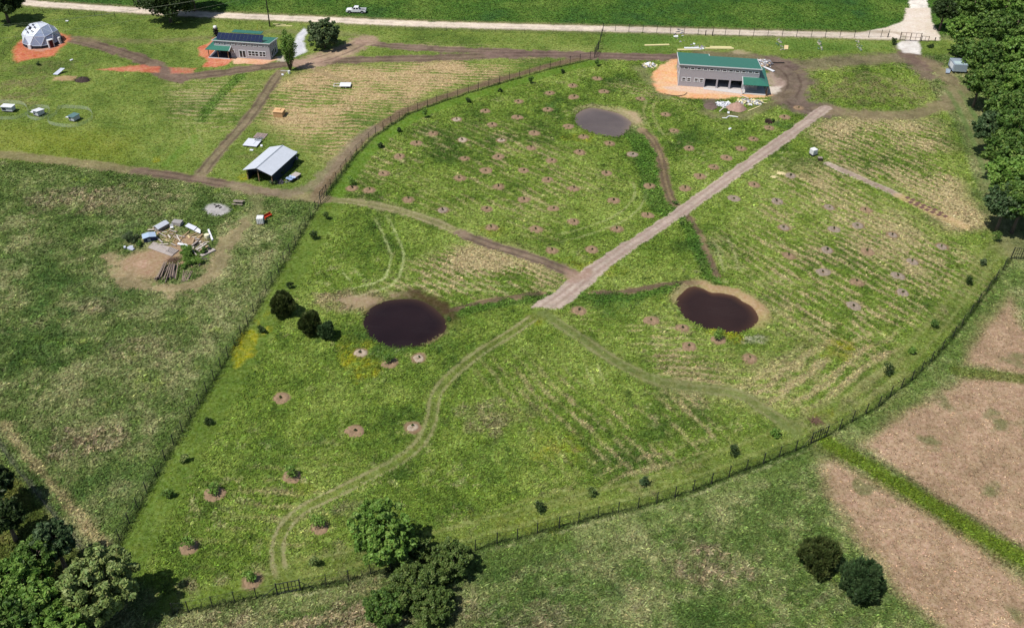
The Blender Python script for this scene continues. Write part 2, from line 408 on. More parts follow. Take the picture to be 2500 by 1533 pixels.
straw(fv((900, 110), (1440, 115), (1440, 128), (1000, 118)), *fv((1000, 115), (1400, 124)), 0.5, 1.5, 3)
straw(fv((1480, 210), (1640, 215), (1650, 260), (1560, 265)), *fv((1500, 220), (1640, 240)), 0.5, 1.6, 4)
# ---- blotches: dry, grey, yellow flowers, dark lush
def blot(c, x, y, r, k=0.8, rag=1.0, asp=1.0, nz=None):
    p = at(x * K, y * K); d = np.hypot((X - p[0]) / asp, Y - p[1])
    n = n_sm if nz is None else nz
    m = sstep(r * 1.15, r * 0.45, d + (n - 0.5) * r * 2.4 * rag + n_edge * r * 0.8) * k
    m = m * (0.22 + 0.78 * sstep(.40, .58, .6 * n_fine + .4 * n_sm))
    lay(col(*c), m); return m
for x, y, r, k, a in ((215, 1062, 3.6, .85, 1.3), (165, 478, 4.6, .6, 1.6), (285, 478, 6, .45, 1.8), (230, 740, 2.6, .6, 1.5), (330, 840, 4, .4, 1.2), (95, 590, 3, .3, 1.5), (830, 1468, 4.5, .75, 1.4), (1700, 1368, 3.4, .75, 1.4), (1300, 1500, 2.8, .6, 1.6), (640, 1400, 2.5, .4, 1), (1180, 1000, 4, .5, 1.4), (460, 1420, 1.4, .6, 1.3), (540, 1400, 1.2, .7, 1.6), (1120, 1470, 2.5, .5, 1.2), (560, 1500, 3, .5, 1.6), (380, 860, 2.5, .4, 1), (880, 1330, 1.4, .5, 1.2), (830, 1230, 1.6, .5, 1.2), (1955, 1015, 1.6, .7, 1.8), (1540, 1180, 1.2, .6, 2.0), (2270, 745, 1.6, .6, .5), (2310, 700, 1.8, .6, .6), (2060, 970, 1.8, .6, 1.5), (820, 1320, 1.6, .4, 1)):
    m = blot((176, 158, 128), x, y, r, k, 1.2, a); tall(0.55, m)
for x, y, r, k, a in ((610, 800, 3.0, .85, .6), (585, 850, 2.2, .9, .6), (625, 770, 1.6, .8, .5), (636, 798, 1.0, .6, 1), (850, 860, 2.2, .95, 1), (882, 835, 1.4, .9, .8), (875, 885, 2.2, .8, 1.4), (830, 830, 1.6, .6, 1.2), (905, 800, 1.0, .7, .5), (1330, 1080, 3.0, .4, 1.2), (378, 385, 1.6, .8, .6), (590, 425, 2.4, .8, 1.2), (1720, 800, 1.4, .8, 1.4), (1760, 810, 1.4, .6, 1.4), (1975, 998, 1.4, .8, 1.5), (2020, 850, 3, .5, 1.4), (2035, 832, 1.2, .6, 1), (1400, 335, 3.4, .5, 1.3), (735, 1180, 1.5, .3, 1), (1250, 1262, 2.5, .4, 2.0), (1180, 555, 2.5, .3, 1.6), (790, 505, 1.4, .5, .7), (1295, 770, 1.4, .5, 1), (880, 745, 1.2, .6, .6), (1420, 640, 4, .3, 1.4), (700, 360, 1.2, .6, 1.2), (745, 410, 2.5, .4, .7), (560, 215, 2.5, .3, 1.2)):
    m = blot((150, 148, 22), x, y, r, k, 1.3, a)
for x, y, r, k, a in ((300, 1180, 7, .35, 1.2), (900, 300, 4, .3, 2), (1330, 255, 2.6, .6, .8), (1640, 330, 4, .3, 1.2), (1600, 430, 3, .4, .7), (1690, 600, 4, .35, .6), (1480, 735, 3.4, .5, 2.2), (1060, 810, 3, .25, 1), (930, 840, 2.6, .5, 2.4), (880, 790, 2.4, .4, .6), (1650, 700, 2.5, .4, 1), (200, 700, 7, .4, 1.4), (120, 820, 8, .4, 1.2), (100, 640, 6, .3, 1.2), (1190, 1130, 4, .3, 1.2), (1860, 300, 3.2, .7, 1.2), (840, 1220, 4, .3, 1), (650, 1110, 4, .3, 1.6), (480, 250, 5, .25, 1), (1640, 1480, 5, .3, 1.4), (1330, 1440, 7, .3, 1.4), (300, 560, 3.5, .5, 1.2), (490, 570, 2.5, .4, 1), (2350, 470, 5, .5, .4), (2230, 300, 3, .3, 1.5)):
    blot((58, 98, 44), x, y, r, k, 1.3, a)
for x, y, r, k, a in ((980, 245, 4, .3, 2), (1230, 1010, 3, .4, 1.2), (1660, 880, 5, .3, 2), (60, 200, 5, .4, 1.4), (30, 205, 4, .5, 1.4), (30, 238, 4.5, .7, 1.8), (2080, 215, 9, .7, 2.4), (600, 380, 3, .4, 1.2), (100, 165, 6, .35, 2.5)):
    blot((124, 112, 82), x, y, r, k, 1.2, a)
# ---- worn tracks, roads, bare soil
def track(pts, w, c, k=1.0, rag=0.6, g=0.0, soft=0.35, rut=None, rutc=(92, 80, 70), tl=0.05, fine_k=0.25):
    P = smooth_line(pts)
    D = seg_dist(X, Y, P, w + 5)
    m = sstep(w / 2 + soft, w / 2 - soft, D + n_edge * 2.6 * rag + (n_fine - .5) * rag * 1.6) * k
    c = col(*c)
    lay_arr(c[None, :] * (1 + (n_sm[:, None] - 0.5) * 0.7 + (n_fine[:, None] - .5) * (fine_k + .35)), m)
    grs(g, m); tall(tl, m)
    if rut:
        ends = np.minimum(np.hypot(X - P[0, 0], Y - P[0, 1]), np.hypot(X - P[-1, 0], Y - P[-1, 1]))
        r = sstep(rut * 1.5, rut * 2.5, ends) * sstep(0.42, 0.16, np.abs(D - rut) + (n_sm - .5) * .5) * sstep(0.3, 0.55, n_mid + 0.12) * k
        lay(col(*rutc), r * 0.75)
    return m
def wheels(pts, gap, c, k=0.6, w=0.45, rag=0.3):
    P = smooth_line(pts); D = seg_dist(X, Y, P, gap + 4)
    ends = np.minimum(np.hypot(X - P[0, 0], Y - P[0, 1]), np.hypot(X - P[-1, 0], Y - P[-1, 1]))
    m = sstep(gap, gap * 2, ends) * sstep(w, w * 0.3, np.abs(D - gap / 2) + n_edge * rag * 1.6) * k * (0.55 + 0.9 * (n_mid - .25))
    lay(col(*c), m); tall(0.06, m)
def strip(pts, w, off, c, k=0.8, rag=0.5, tl=0.08, soft=0.5):
    P = smooth_line(pts); D, SDv = seg_dist(X, Y, P, w + abs(off) + 4, side=True)
    m = sstep(w / 2 + soft, w / 2 - soft, np.abs(SDv - off) + (D > 900) * 99 + n_edge * rag) * k
    lay_arr(col(*c)[None, :] * (1 + (n_sm[:, None] - 0.5) * 0.5), m); tall(tl, m)
# mown strips beside the fences
strip(FENCE_LEFT, 4.6, -2.7, (88, 110, 40), 0.75)
strip(FENCE_LEFT, 2.4, 1.6, (82, 106, 42), 0.5, 1.4, .2, .8)
strip(FENCE_ARC, 3.4, -2.0, (88, 120, 34), 0.85)
strip(FENCE_ARC, 2.6, 2.0, (118, 98, 78), 0.9, 0.8)
strip(np.vstack([FENCE_RIGHT, FENCE_SOUTH]), 5.2, -3.0, (100, 114, 50), 0.6, 1.4, .14, 1.0)
strip(np.vstack([FENCE_RIGHT, FENCE_SOUTH]), 3.4, 2.0, (96, 118, 52), 0.5, 1.8, .2, 1.0)
strip(np.vstack([FENCE_RIGHT, FENCE_SOUTH]), 0.55, -2.1, (136, 140, 84), 0.42, .5, .05, .3)
strip(np.vstack([FENCE_RIGHT, FENCE_SOUTH]), 0.55, -4.6, (136, 140, 84), 0.42, .5, .05, .3)
strip(FENCE_CORNER, 3.2, -1.8, (92, 112, 40), 0.7)
strip(FENCE_SOUTH, 0.3, 0.75, (176, 170, 132), 0.35, 0.7, .05, .2)
for f in (FENCE_LEFT, FENCE_ARC, FENCE_RIGHT, FENCE_SOUTH, FENCE_CORNER):   # narrow dark green line with longer blades under the netting
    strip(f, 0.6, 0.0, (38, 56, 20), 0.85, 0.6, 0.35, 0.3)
GS = fv((1985, 1062), (2100, 1130), (2250, 1220), (2380, 1300), (2520, 1382))
strip(GS, 3.2, 0.0, (94, 116, 28), 0.95, 1.3, 0.3, 0.6)
strip(GS, 0.8, 2.0, (80, 90, 46), 0.55, 1.6, 0.35)
strip(GS, 1.2, -2.0, (112, 112, 62), 0.5, 1.4, 0.35)
strip(pp((-20, 1062), (20, 1120), (52, 1163), (90, 1208), (128, 1258), (160, 1296), (198, 1342), (230, 1375)), 1.5, 2.2, (168, 154, 112), 0.75, 1.8, 0.3)
strip(pp((-20, 1062), (20, 1120), (52, 1163), (90, 1208), (128, 1258), (160, 1296), (198, 1342)), 0.6, 0.2, (124, 122, 104), 0.7, 0.8, 0.2)
strip(fv((2300, 893), (2380, 903), (2520, 918)), 2.6, 0.0, (96, 110, 44), 0.8, 0.9, 0.3)
strip(fv((470, 330), (440, 360), (400, 395)), 2.6, 0, (92, 124, 40), .6); strip(fv((580, 180), (520, 240), (480, 290)), 2.8, 0, (84, 122, 40), .7, 0.9, 0.35)
# mown paths and faint tracks
PATH_S = fv((1300, 752), (1240, 795), (1160, 845), (1090, 900), (1050, 950), (1038, 1010), (1012, 1065), (960, 1108), (880, 1150), (800, 1190), (730, 1225), (688, 1265), (668, 1315), (675, 1370), (700, 1400))
track(PATH_S, 2.3, (104, 116, 54), 0.75, 0.6, 0.5, 0.4, tl=.12)
wheels(PATH_S, 1.5, (150, 144, 104), 0.8, 0.42)
PATH_E = fv((1310, 755), (1400, 815), (1500, 880), (1600, 922), (1700, 937), (1780, 950), (1850, 993), (1915, 1035))
track(PATH_E, 2.8, (104, 114, 62), 0.85, 0.6, 0.3, 0.5)
wheels(PATH_E, 1.7, (134, 132, 90), 0.75, 0.42)
PATH_W = fv((790, 480), (880, 490), (960, 507), (1040, 532), (1110, 563), (1180, 590), (1240, 607), (1300, 627), (1345, 645), (1385, 662))
track(PATH_W, 2.6, (134, 126, 90), 0.75, 0.5, 0.2, 0.4)
track(PATH_W[4:], 2.8, (126, 108, 92), 0.9, 0.6, 0.05, 0.4, 0.8, (88, 74, 66))
wheels(PATH_W[:5], 1.6, (162, 150, 116), 0.75, 0.4)
wheels(fv((905, 505), (935, 560), (955, 610), (950, 650), (930, 680), (870, 700), (800, 712)), 2.4, (164, 172, 116), 0.95, 0.42)
wheels(fv((830, 630), (845, 660), (880, 685)), 2.2, (160, 168, 112), 0.8, 0.4)
wheels(fv((900, 700), (1100, 690), (1260, 700)), 1.8, (160, 162, 110), 0.7, 0.4)
wheels(fv((1420, 850), (1430, 900), (1460, 950)), 2.0, (156, 162, 104), 0.75, 0.4)
wheels(fv((1530, 420), (1540, 470), (1500, 520), (1400, 560), (1310, 580)), 2.4, (150, 156, 100), 0.75, 0.45)
wheels(fv((1570, 230), (1560, 270), (1575, 310), (1600, 345)), 2.2, (150, 146, 100), 0.6, 0.5)
wheels(fv((470, 210), (460, 290), (480, 370)), 2.2, (136, 140, 86), 0.4, 0.5)
wheels(fv((1720, 545), (1745, 600), (1760, 650), (1790, 680)), 3.0, (162, 160, 114), 0.75, 0.45)
wheels(fv((1480, 1180), (1300, 1210), (1150, 1260)), 2.0, (130, 132, 74), 0.4, 0.5)
# drainage swales
for pts, w in ((fv((1545, 312), (1572, 340), (1590, 380), (1600, 430), (1612, 470), (1625, 495)), 2.3), (fv((1650, 515), (1672, 545), (1695, 590), (1712, 630), (1728, 665)), 1.2), (fv((1065, 752), (1150, 730), (1250, 712), (1310, 705)), 1.1), (fv((1420, 705), (1500, 702), (1580, 688), (1640, 680), (1690, 680)), 1.1)):
    P = smooth_line(pts)
    strip(P, w * 2.6, -w * 1.2, (66, 108, 38), 0.6, 1.4, 0.45)
    track(pts, w, (134, 112, 88), 0.85, 0.7, 0.15, 0.35, w * 0.25, (84, 70, 60))
# bare lumber-yard soil
m = region(col(168, 138, 112), zz(290, 520, 7.554, (330, 700), (560, 640), (800, 600), (1000, 640), (1200, 400), (1480, 420), (1540, 520), (1300, 620), (1100, 800), (900, 900), (820, 1000), (650, 1200), (350, 1160), (60, 1080), (40, 900)), 1.6, 0.85, 4); grs(.1, m); tall(.03, m)
track(zz(290, 520, 7.554, (-150, 830), (0, 1120), (250, 1280), (700, 1400), (1200, 1400), (1600, 1200), (1850, 800), (2050, 500), (2350, 200)), 3.2, (156, 138, 106), 0.8, 1.6, 0.2, 0.9)
for x, y in ((430, 930), (380, 960), (470, 900)): blot((206, 172, 150), 290 / K + x / 7.554 / K, 520 / K + y / 7.554 / K, 0.9, .6, 1.4, 1.6)
# dirt tracks of the yard
DIRT, DARK = (120, 101, 88), (86, 72, 62)
track(fv((-150, 360), (0, 373), (150, 388), (300, 408), (420, 424), (560, 446), (660, 466), (780, 481)), 3.4, (138, 124, 94), 0.75, 0.6, 0.15, 0.5)
track(fv((330, 412), (420, 424), (560, 446), (660, 466)), 3.0, DIRT, 0.85, 0.9, 0.05, 0.5, 0.9, DARK)
track(fv((560, 446), (620, 458), (700, 462), (760, 440), (800, 400), (850, 345), (900, 312)), 3.2, (136, 122, 100), 0.7, 0.9, 0.1, 0.6)
track(fv((676, 172), (655, 200), (630, 240), (590, 295), (545, 345), (510, 385), (480, 425)), 3.0, (128, 112, 92), 0.85, 0.6, 0.1, 0.4, 0.9, DARK)
track(fv((560, 450), (620, 480), (580, 560), (540, 620), (520, 660)), 2.8, (132, 124, 90), 0.5, 1.2, 0.3, 0.8)
MAIN = fv((140, 93), (200, 100), (260, 117), (320, 136), (370, 158), (392, 178), (430, 187), (500, 180), (580, 169), (660, 158), (740, 150), (850, 145), (960, 142), (1080, 139), (1180, 134), (1280, 131))
track(MAIN, 4.6, DIRT, 0.92, 0.9, 0.0, 0.5, 1.2, DARK)
track(fv((395, 170), (430, 192), (420, 180)), 4.5, DIRT, 0.9, 1.0)
track(fv((870, 103), (950, 112), (1060, 119), (1200, 124), (1320, 131), (1440, 134), (1560, 138), (1660, 138)), 4.0, (126, 106, 94), 0.92, 0.8, 0.0, 0.5, 1.0, DARK)
track(fv((1190, 132), (1320, 131), (1440, 135), (1650, 141)), 5.2, (122, 102, 92), 0.85, 1.0, 0.0, 0.6, 1.2, DARK)
track(fv((1690, 135), (1800, 140), (1900, 155), (2000, 150), (2150, 140), (2230, 148)), 7.0, (120, 104, 88), 0.75, 1.6, 0.1, 1.6)
track(fv((1860, 150), (1900, 175), (1912, 205), (1900, 235), (1930, 255), (1980, 265)), 9.5, (116, 98, 90), 0.9, 1.8, 0.0, 1.6, 1.6, DARK)
LOOP = fv((1980, 263), (2060, 275), (2140, 278), (2230, 268), (2290, 240), (2300, 210), (2270, 180), (2225, 150), (2190, 130))
track(LOOP, 5.2, (130, 116, 90), 0.85, 1.3, 0.15, 1.1)
wheels(fv((1900, 178), (1960, 168), (2060, 172), (2130, 190), (2190, 225), (2200, 245)), 1.2, (136, 122, 92), .6, .5)
track(fv((2175, 115), (2195, 140), (2215, 165), (2235, 185)), 5.0, (112, 92, 84), 0.8, 1.6, 0.0, 1.2)
track(fv((2300, 215), (2340, 290), (2385, 400), (2425, 520), (2440, 600)), 7.0, (122, 118, 82), 0.6, 1.6, 0.4, 2.2)
wheels(fv((2280, 200), (2320, 260), (2370, 370), (2400, 470)), 3.2, (80, 116, 52), 0.6, 1.0)
track(fv((1535, 165), (1580, 205), (1600, 230)), 3.6, (122, 112, 88), 0.55, 1.2, 0.3, 1.2)
track(fv((760, 168), (800, 186), (830, 200)), 2.2, (142, 124, 92), 0.6, 0.8, 0.2, 0.5)
track(fv((150, 90), (300, 100), (430, 97), (520, 90)), 3.0, (118, 110, 78), 0.55, 1.4, 0.3, 1.0)
track(fv((520, 90), (620, 78), (740, 78), (850, 84)), 3.0, (112, 106, 78), 0.5, 1.4, 0.3, 1.0)
track(fv((735, 152), (790, 138), (840, 118), (880, 97)), 7.5, (168, 142, 122), 0.85, 1.4, 0.0, 1.0, 1.6, (110, 92, 80))
# red clay and orange sand
def patch(c, c2, pts, soft=0.6, k=0.95, nz=1.6):
    sd = poly_sd(X, Y, pts, 20)
    m = sstep(soft, -soft, sd + (n_sm - .5) * nz * 1.4 + n_edge * nz) * k
    t = cont(0.6 * n_sm + .4 * n_fine, 3)[:, None]
    lay_arr(col(*c)[None] * (1 - t) + col(*c2)[None] * t, m); grs(0, m); tall(0, m); return m
patch((176, 88, 56), (206, 126, 90), zz(20, 40, 12.59, (430, 740), (200, 960), (120, 1150), (150, 1330), (330, 1420), (700, 1330), (1000, 1300), (1450, 1240), (1560, 1080), (1900, 760), (1960, 680), (1600, 500), (1000, 600)), 0.8)
patch((206, 158, 132), (176, 140, 124), zz(20, 40, 12.59, (400, 800), (700, 1050), (1000, 1090), (1400, 1010), (1760, 800), (1600, 650), (700, 600)), 0.5, 0.8)
patch((180, 98, 68), (204, 132, 104), fv((228, 168), (300, 160), (345, 158), (382, 160), (382, 174), (300, 174)), 0.5, 0.9)
patch((200, 112, 82), (170, 126, 104), fv((408, 162), (470, 166), (460, 176), (410, 180)), 0.6, 0.8)
patch((190, 102, 70), (216, 144, 112), zz(480, 50, 10.267, (440, 450), (200, 620), (30, 700), (60, 880), (260, 960), (240, 1150), (420, 1180), (820, 1120), (1000, 1000), (900, 700)), 0.5)
patch((214, 160, 124), (226, 186, 154), zz(480, 50, 10.267, (820, 900), (1900, 960), (2000, 930), (2060, 1000), (1700, 1080), (1150, 1100), (860, 1110)), 0.5)
patch((226, 168, 116), (224, 182, 142), zz(1450, 0, 4.928, (1000, 715), (880, 735), (770, 790), (715, 900), (715, 1010), (790, 1110), (960, 1160), (1200, 1175), (1560, 1195), (1800, 1170), (2050, 1180), (2150, 1150), (2060, 1080), (1500, 1000), (1010, 900)), 0.6)
patch((218, 192, 172), (206, 186, 172), zz(1450, 0, 4.928, (820, 1050), (1000, 1020), (1300, 1050), (1780, 1080), (1760, 1140), (1200, 1120), (900, 1090)), 0.7, 0.7)
patch((222, 210, 196), (206, 192, 176), zz(1600, 110, 7.467, (2010, 760), (2280, 760), (2300, 830), (2200, 900), (2030, 890)), 0.6, 0.9)
patch((196, 172, 158), (150, 128, 116), zz(1600, 110, 7.467, (1990, 520), (2120, 500), (2160, 580), (2380, 660), (2300, 760), (2010, 740)), 0.9, 0.7)
patch((190, 170, 140), (160, 140, 110), zz(1450, 0, 4.928, (1680, 620), (1760, 600), (1880, 640), (1850, 660), (1700, 645)), 0.6, 0.6)
m = patch((104, 90, 82), (124, 108, 98), zz(1600, 110, 7.467, (880, 1010), (1060, 990), (1120, 1150), (1080, 1210), (940, 1180)), 0.8, 0.85)
track(zz(1600, 110, 7.467, (900, 1230), (1150, 1290), (1600, 1290), (1900, 1180), (2200, 1020), (2400, 880)), 3.4, (124, 110, 88), 0.6, 1.4, 0.2, 1.0)
patch((184, 180, 178), (150, 146, 146), zz(500, 250, 4.318, *[(125 + 118 * math.cos(t), 1130 + 66 * math.sin(t)) for t in np.linspace(0, 6.28, 16, endpoint=False)]), 0.5, 0.95, 0.8)
patch((156, 142, 132), (180, 160, 140), zz(1400, 0, 1, (750, 9999), (751, 9999), (752, 9998)), 0.5, 0.0)
patch((168, 136, 104), (190, 160, 120), zz(0, 150, 8.396, (1020, 300), (1350, 300), (1560, 310), (1500, 390), (1050, 410)), 0.4, 0.8)
patch((196, 196, 204), (222, 222, 226), zz(450, 0, 4.928, (1440, 340), (1490, 400), (1420, 500), (1480, 620), (1330, 690), (1310, 560), (1340, 440)), 0.4, 0.95, .9)   # pale gravel beside the bush
patch((206, 196, 184), (190, 178, 160), zz(450, 0, 4.928, (1120, 690), (1200, 660), (1260, 730), (1200, 750), (1110, 740)), 0.4, 0.8, .8)
# gravel road, side road, entrance apron, gravel lane
m = track(ROAD, 4.6, (214, 198, 178), 0.97, 0.5, 0.0, 0.35); wheels(ROAD, 1.9, (226, 214, 198), .5, .7)
track(ROAD_NE, 5.6, (226, 218, 206), 0.98, 0.5, 0.0, 0.35)
patch((216, 200, 180), (226, 214, 200), fv((2060, 80), (2130, 68), (2172, 52), (2180, 20), (2238, 20), (2242, 50), (2262, 90), (2262, 98), (2150, 97), (2060, 95)), 0.4, 0.95, 0.6)
patch((232, 228, 222), (206, 198, 190), pp((2196, 99), (2241, 100), (2251, 119), (2246, 133), (2212, 131), (2190, 119)), 0.5, 0.98, 1.0)
strip(ROAD, 1.6, 2.9, (146, 128, 98), 0.45, 1.0, .1); strip(ROAD, 1.4, -2.9, (126, 122, 86), 0.5, 1.0, .1)
LD, LSD = seg_dist(X, Y, LANE, 9, side=True)
t_l = np.clip((at(0, 470)[1] - Y) / 60, 0, 1)
lw = 1.42 + 0.6 * sstep(at(0, 560)[1], at(0, 700)[1], Y)
ld_ = LANE[-1] - LANE[-3]; ld_ = ld_ / np.linalg.norm(ld_)
past = (X - LANE[-1][0]) * ld_[0] + (Y - LANE[-1][1]) * ld_[1] + .35 * (-(X - LANE[-1][0]) * ld_[1] + (Y - LANE[-1][1]) * ld_[0])
m = sstep(.5, -.3, past + n_edge * 2.2) * sstep(lw + 0.2, lw - 0.1, LD + n_edge * 1.15 + (n_fine - .5) * 0.5)
lane_c = col(176, 159, 145)[None] * (1 + (n_sm[:, None] - .5) * .22 + (n_fine[:, None] - .5) * .6 + (n_mid[:, None] - .5) * .3)
lay_arr(lane_c, m); grs(0, m); tall(0, m)
lay(col(146, 124, 110), m * sstep(.5, .15, np.abs(LD - 0.75) + n_edge * .4) * 0.5)
LANE_M = m
patch((150, 122, 104), (166, 140, 122), zz(1200, 600, 3.357, (600, 190), (720, 215), (800, 190), (820, 250), (720, 300), (640, 330), (600, 260)), 0.6, 0.75)
# gravel trench bed and its rows of pits
BED = zz(1900, 250, 3.358, (405, 505), (980, 758))
track(BED, 2.1, (188, 171, 156), 0.97, 0.25, 0.0, 0.15, 0.35, (140, 120, 104))
strip(zz(1900, 250, 3.358, (1000, 770), (1180, 860), (1400, 965), (1520, 1020)), 2.6, 0.0, (190, 164, 118), 0.75, 0.7, .05)
for x, y in ((1880, 418), (1862, 426)): blot((214, 198, 150), x, y, 0.7, .9, .8, 2.0)
# pond banks
Z = np.zeros(len(X))
for i, P in enumerate(PONDS):
    sd = poly_sd(X, Y, P, 14)
    z = np.where(sd < 0, -0.28 + sd * 0.35, -0.28 * (1 - sstep(0, 1.6, sd)))
    Z = np.minimum(Z, np.maximum(z, -1.6))
    ang = None
    if i == 0:
        e = at(1548, 288); a = sstep(9, 1, np.hypot(X - e[0], Y - e[1]) + n_edge * 6)
        m = sstep(4.5, 2.5, sd + n_edge * 3) * a; lay(col(178, 156, 124), m * .9); grs(.1, m); tall(.05, m)
        e = at(1500, 262); a = sstep(9, 2, np.hypot((X - e[0]) / 1.8, Y - e[1]) + n_edge * 6)
        m = sstep(2.2, .8, sd + n_edge * 2) * a; lay(col(170, 156, 118), m * .8); grs(.3, m)
        lay(col(58, 84, 28), sstep(1.6, 0.4, sd + n_edge) * (sd > 0) * .35)
    elif i == 1:
        e = at(1075, 735); a = sstep(10, 3, np.hypot((X - e[0]) / 1.3, Y - e[1]) + n_edge * 5)
        m = sstep(3.6, 1.4, sd + n_edge * 3) * a; lay(col(70, 56, 38), m * .95); tall(.08, m)
        e = at(890, 735); a = sstep(4.2, 1, np.hypot((X - e[0]) / 2.6, Y - e[1]) + n_edge * 4)
        lay(col(164, 136, 116), a * .75 * (sd > 0)); grs(.2, a)
        e = at(1065, 830); a = sstep(4, 1, np.hypot(X - e[0], Y - e[1])); lay(col(160, 134, 104), sstep(1.2, .3, sd) * a * .8)
        lay(col(52, 62, 30), sstep(.9, .1, sd + n_edge) * (sd > 0) * .5)
    else:
        e = at(1800, 725); a = sstep(11, 5, np.hypot((X - e[0]), Y - e[1]) + n_edge * 3)
        m = sstep(2.7, 1.7, sd + n_edge * 1.6) * a; lay_arr(col(168, 142, 106)[None] * (1 + (n_sm[:, None] - .5) * .4), m * .92); grs(.1, m); tall(.05, m)
        e = at(1660, 715); a = sstep(5, 2, np.hypot(X - e[0], Y - e[1])); m = sstep(2.0, 1.0, sd + n_edge) * a; lay(col(160, 140, 106), m * .7); grs(.2, m)
    m = (sd < 0.05); lay(col(72, 54, 44), m * 1.0); GRS[m] = 0; TALL[m] = 0
sdp = poly_sd(X, Y, PIT, 8)
Z = np.minimum(Z, np.where(sdp < 0, sdp * 0.8, 0)); lay(col(56, 44, 40), sstep(.2, -.2, sdp + n_edge * .6)); TALL[sdp < .3] = 0; GRS[sdp < 0] = 0
white_bank = blot((196, 188, 168), 1817, 815, 1.2, .7, 1.5, 1.4)

for r_ in RING_FV:                                   # no grass under the mulch
    p_ = at(r_[0] * K, r_[1] * K); d_ = np.hypot(X - p_[0], Y - p_[1])
    TALL[d_ < 1.5] = 0; GRS[d_ < 1.2] = 0; lay(col(136, 114, 88), sstep(1.6, 1.05, d_ + n_edge * .9))
for x, y, r, k, a in ((606, 806, 2.6, .9, .5), (594, 836, 2.4, .95, .5), (622, 776, 1.6, .9, .45), (584, 858, 1.6, .9, .5), (634, 800, .9, .8, 1), (640, 760, 1.2, .6, .5)):
    blot((156, 152, 26), x, y, r, k * .72, 2.2, a)
# small relief: tussocks in the grass, a crown on the lane and the roads
LX = n_sm - 0.5
Z = Z + np.where(fine, (LX * 0.22 + (n_fine - .5) * 0.16) * np.clip(TALL / 0.35, 0.1, 1.6) * GRS, 0)
Z = Z + LANE_M * 0.10
gm = bpy.data.materials.new('ground')
gm.use_nodes = True
nt = gm.node_tree; N = nt.nodes; L = nt.links
b = N['Principled BSDF']; b.inputs['Roughness'].default_value = 0.95; b.inputs['Specular IOR Level'].default_value = 0.05
at_n = N.new('ShaderNodeAttribute'); at_n.attribute_name = 'Col'
tc = N.new('ShaderNodeTexCoord')
n1 = N.new('ShaderNodeTexNoise'); n1.inputs['Scale'].default_value = 1.7; n1.inputs['Detail'].default_value = 7; n1.inputs['Roughness'].default_value = 0.72
n2 = N.new('ShaderNodeTexNoise'); n2.inputs['Scale'].default_value = 0.55; n2.inputs['Detail'].default_value = 6; n2.inputs['Roughness'].default_value = 0.7
for n in (n1, n2): L.new(tc.outputs['Object'], n.inputs['Vector'])
mr = N.new('ShaderNodeMapRange'); mr.inputs[1].default_value = 0.3; mr.inputs[2].default_value = 0.7; mr.inputs[3].default_value = 0.5; mr.inputs[4].default_value = 1.55
L.new(n1.outputs['Fac'], mr.inputs[0])
hs = N.new('ShaderNodeHueSaturation')
mh = N.new('ShaderNodeMapRange'); mh.inputs[1].default_value = 0.3; mh.inputs[2].default_value = 0.7; mh.inputs[3].default_value = 0.482; mh.inputs[4].default_value = 0.515
ms = N.new('ShaderNodeMapRange'); ms.inputs[1].default_value = 0.3; ms.inputs[2].default_value = 0.7; ms.inputs[3].default_value = 1.12; ms.inputs[4].default_value = 0.82
L.new(n2.outputs['Fac'], mh.inputs[0]); L.new(n1.outputs['Fac'], ms.inputs[0])
L.new(mh.outputs[0], hs.inputs['Hue']); L.new(ms.outputs[0], hs.inputs['Saturation'])
L.new(at_n.outputs['Color'], hs.inputs['Color'])
mxv = N.new('ShaderNodeMix'); mxv.data_type = 'FLOAT'
ml = N.new('ShaderNodeMapRange'); ml.inputs[1].default_value = 0.3; ml.inputs[2].default_value = 0.7; ml.inputs[3].default_value = 0.84; ml.inputs[4].default_value = 1.16
L.new(n1.outputs['Fac'], ml.inputs[0])
L.new(at_n.outputs['Alpha'], mxv.inputs[0]); L.new(ml.outputs[0], mxv.inputs[2]); L.new(mr.outputs[0], mxv.inputs[3])
L.new(mxv.outputs[0], hs.inputs['Value'])
L.new(hs.outputs[0], b.inputs['Base Color'])
bp = N.new('ShaderNodeBump'); bp.inputs['Strength'].default_value = 0.55; bp.inputs['Distance'].default_value = 0.25
L.new(n1.outputs['Fac'], bp.inputs['Height']); L.new(bp.outputs['Normal'], b.inputs['Normal'])
C = np.where(fine[:, None], C, far_c); GRS = np.where(fine, GRS, 1.0)
idx = np.arange(nr * nc).reshape(nr, nc)
Fg = np.stack([idx[:-1, :-1], idx[:-1, 1:], idx[1:, 1:], idx[1:, :-1]], -1).reshape(-1, 4)
ground = np_obj('ground', np.stack([X, Y, Z], 1), Fg, gm, None, np.c_[np.clip(C, 0.005, 0.95), np.clip(GRS, 0, 1)], True)
tag(ground, kind='structure')

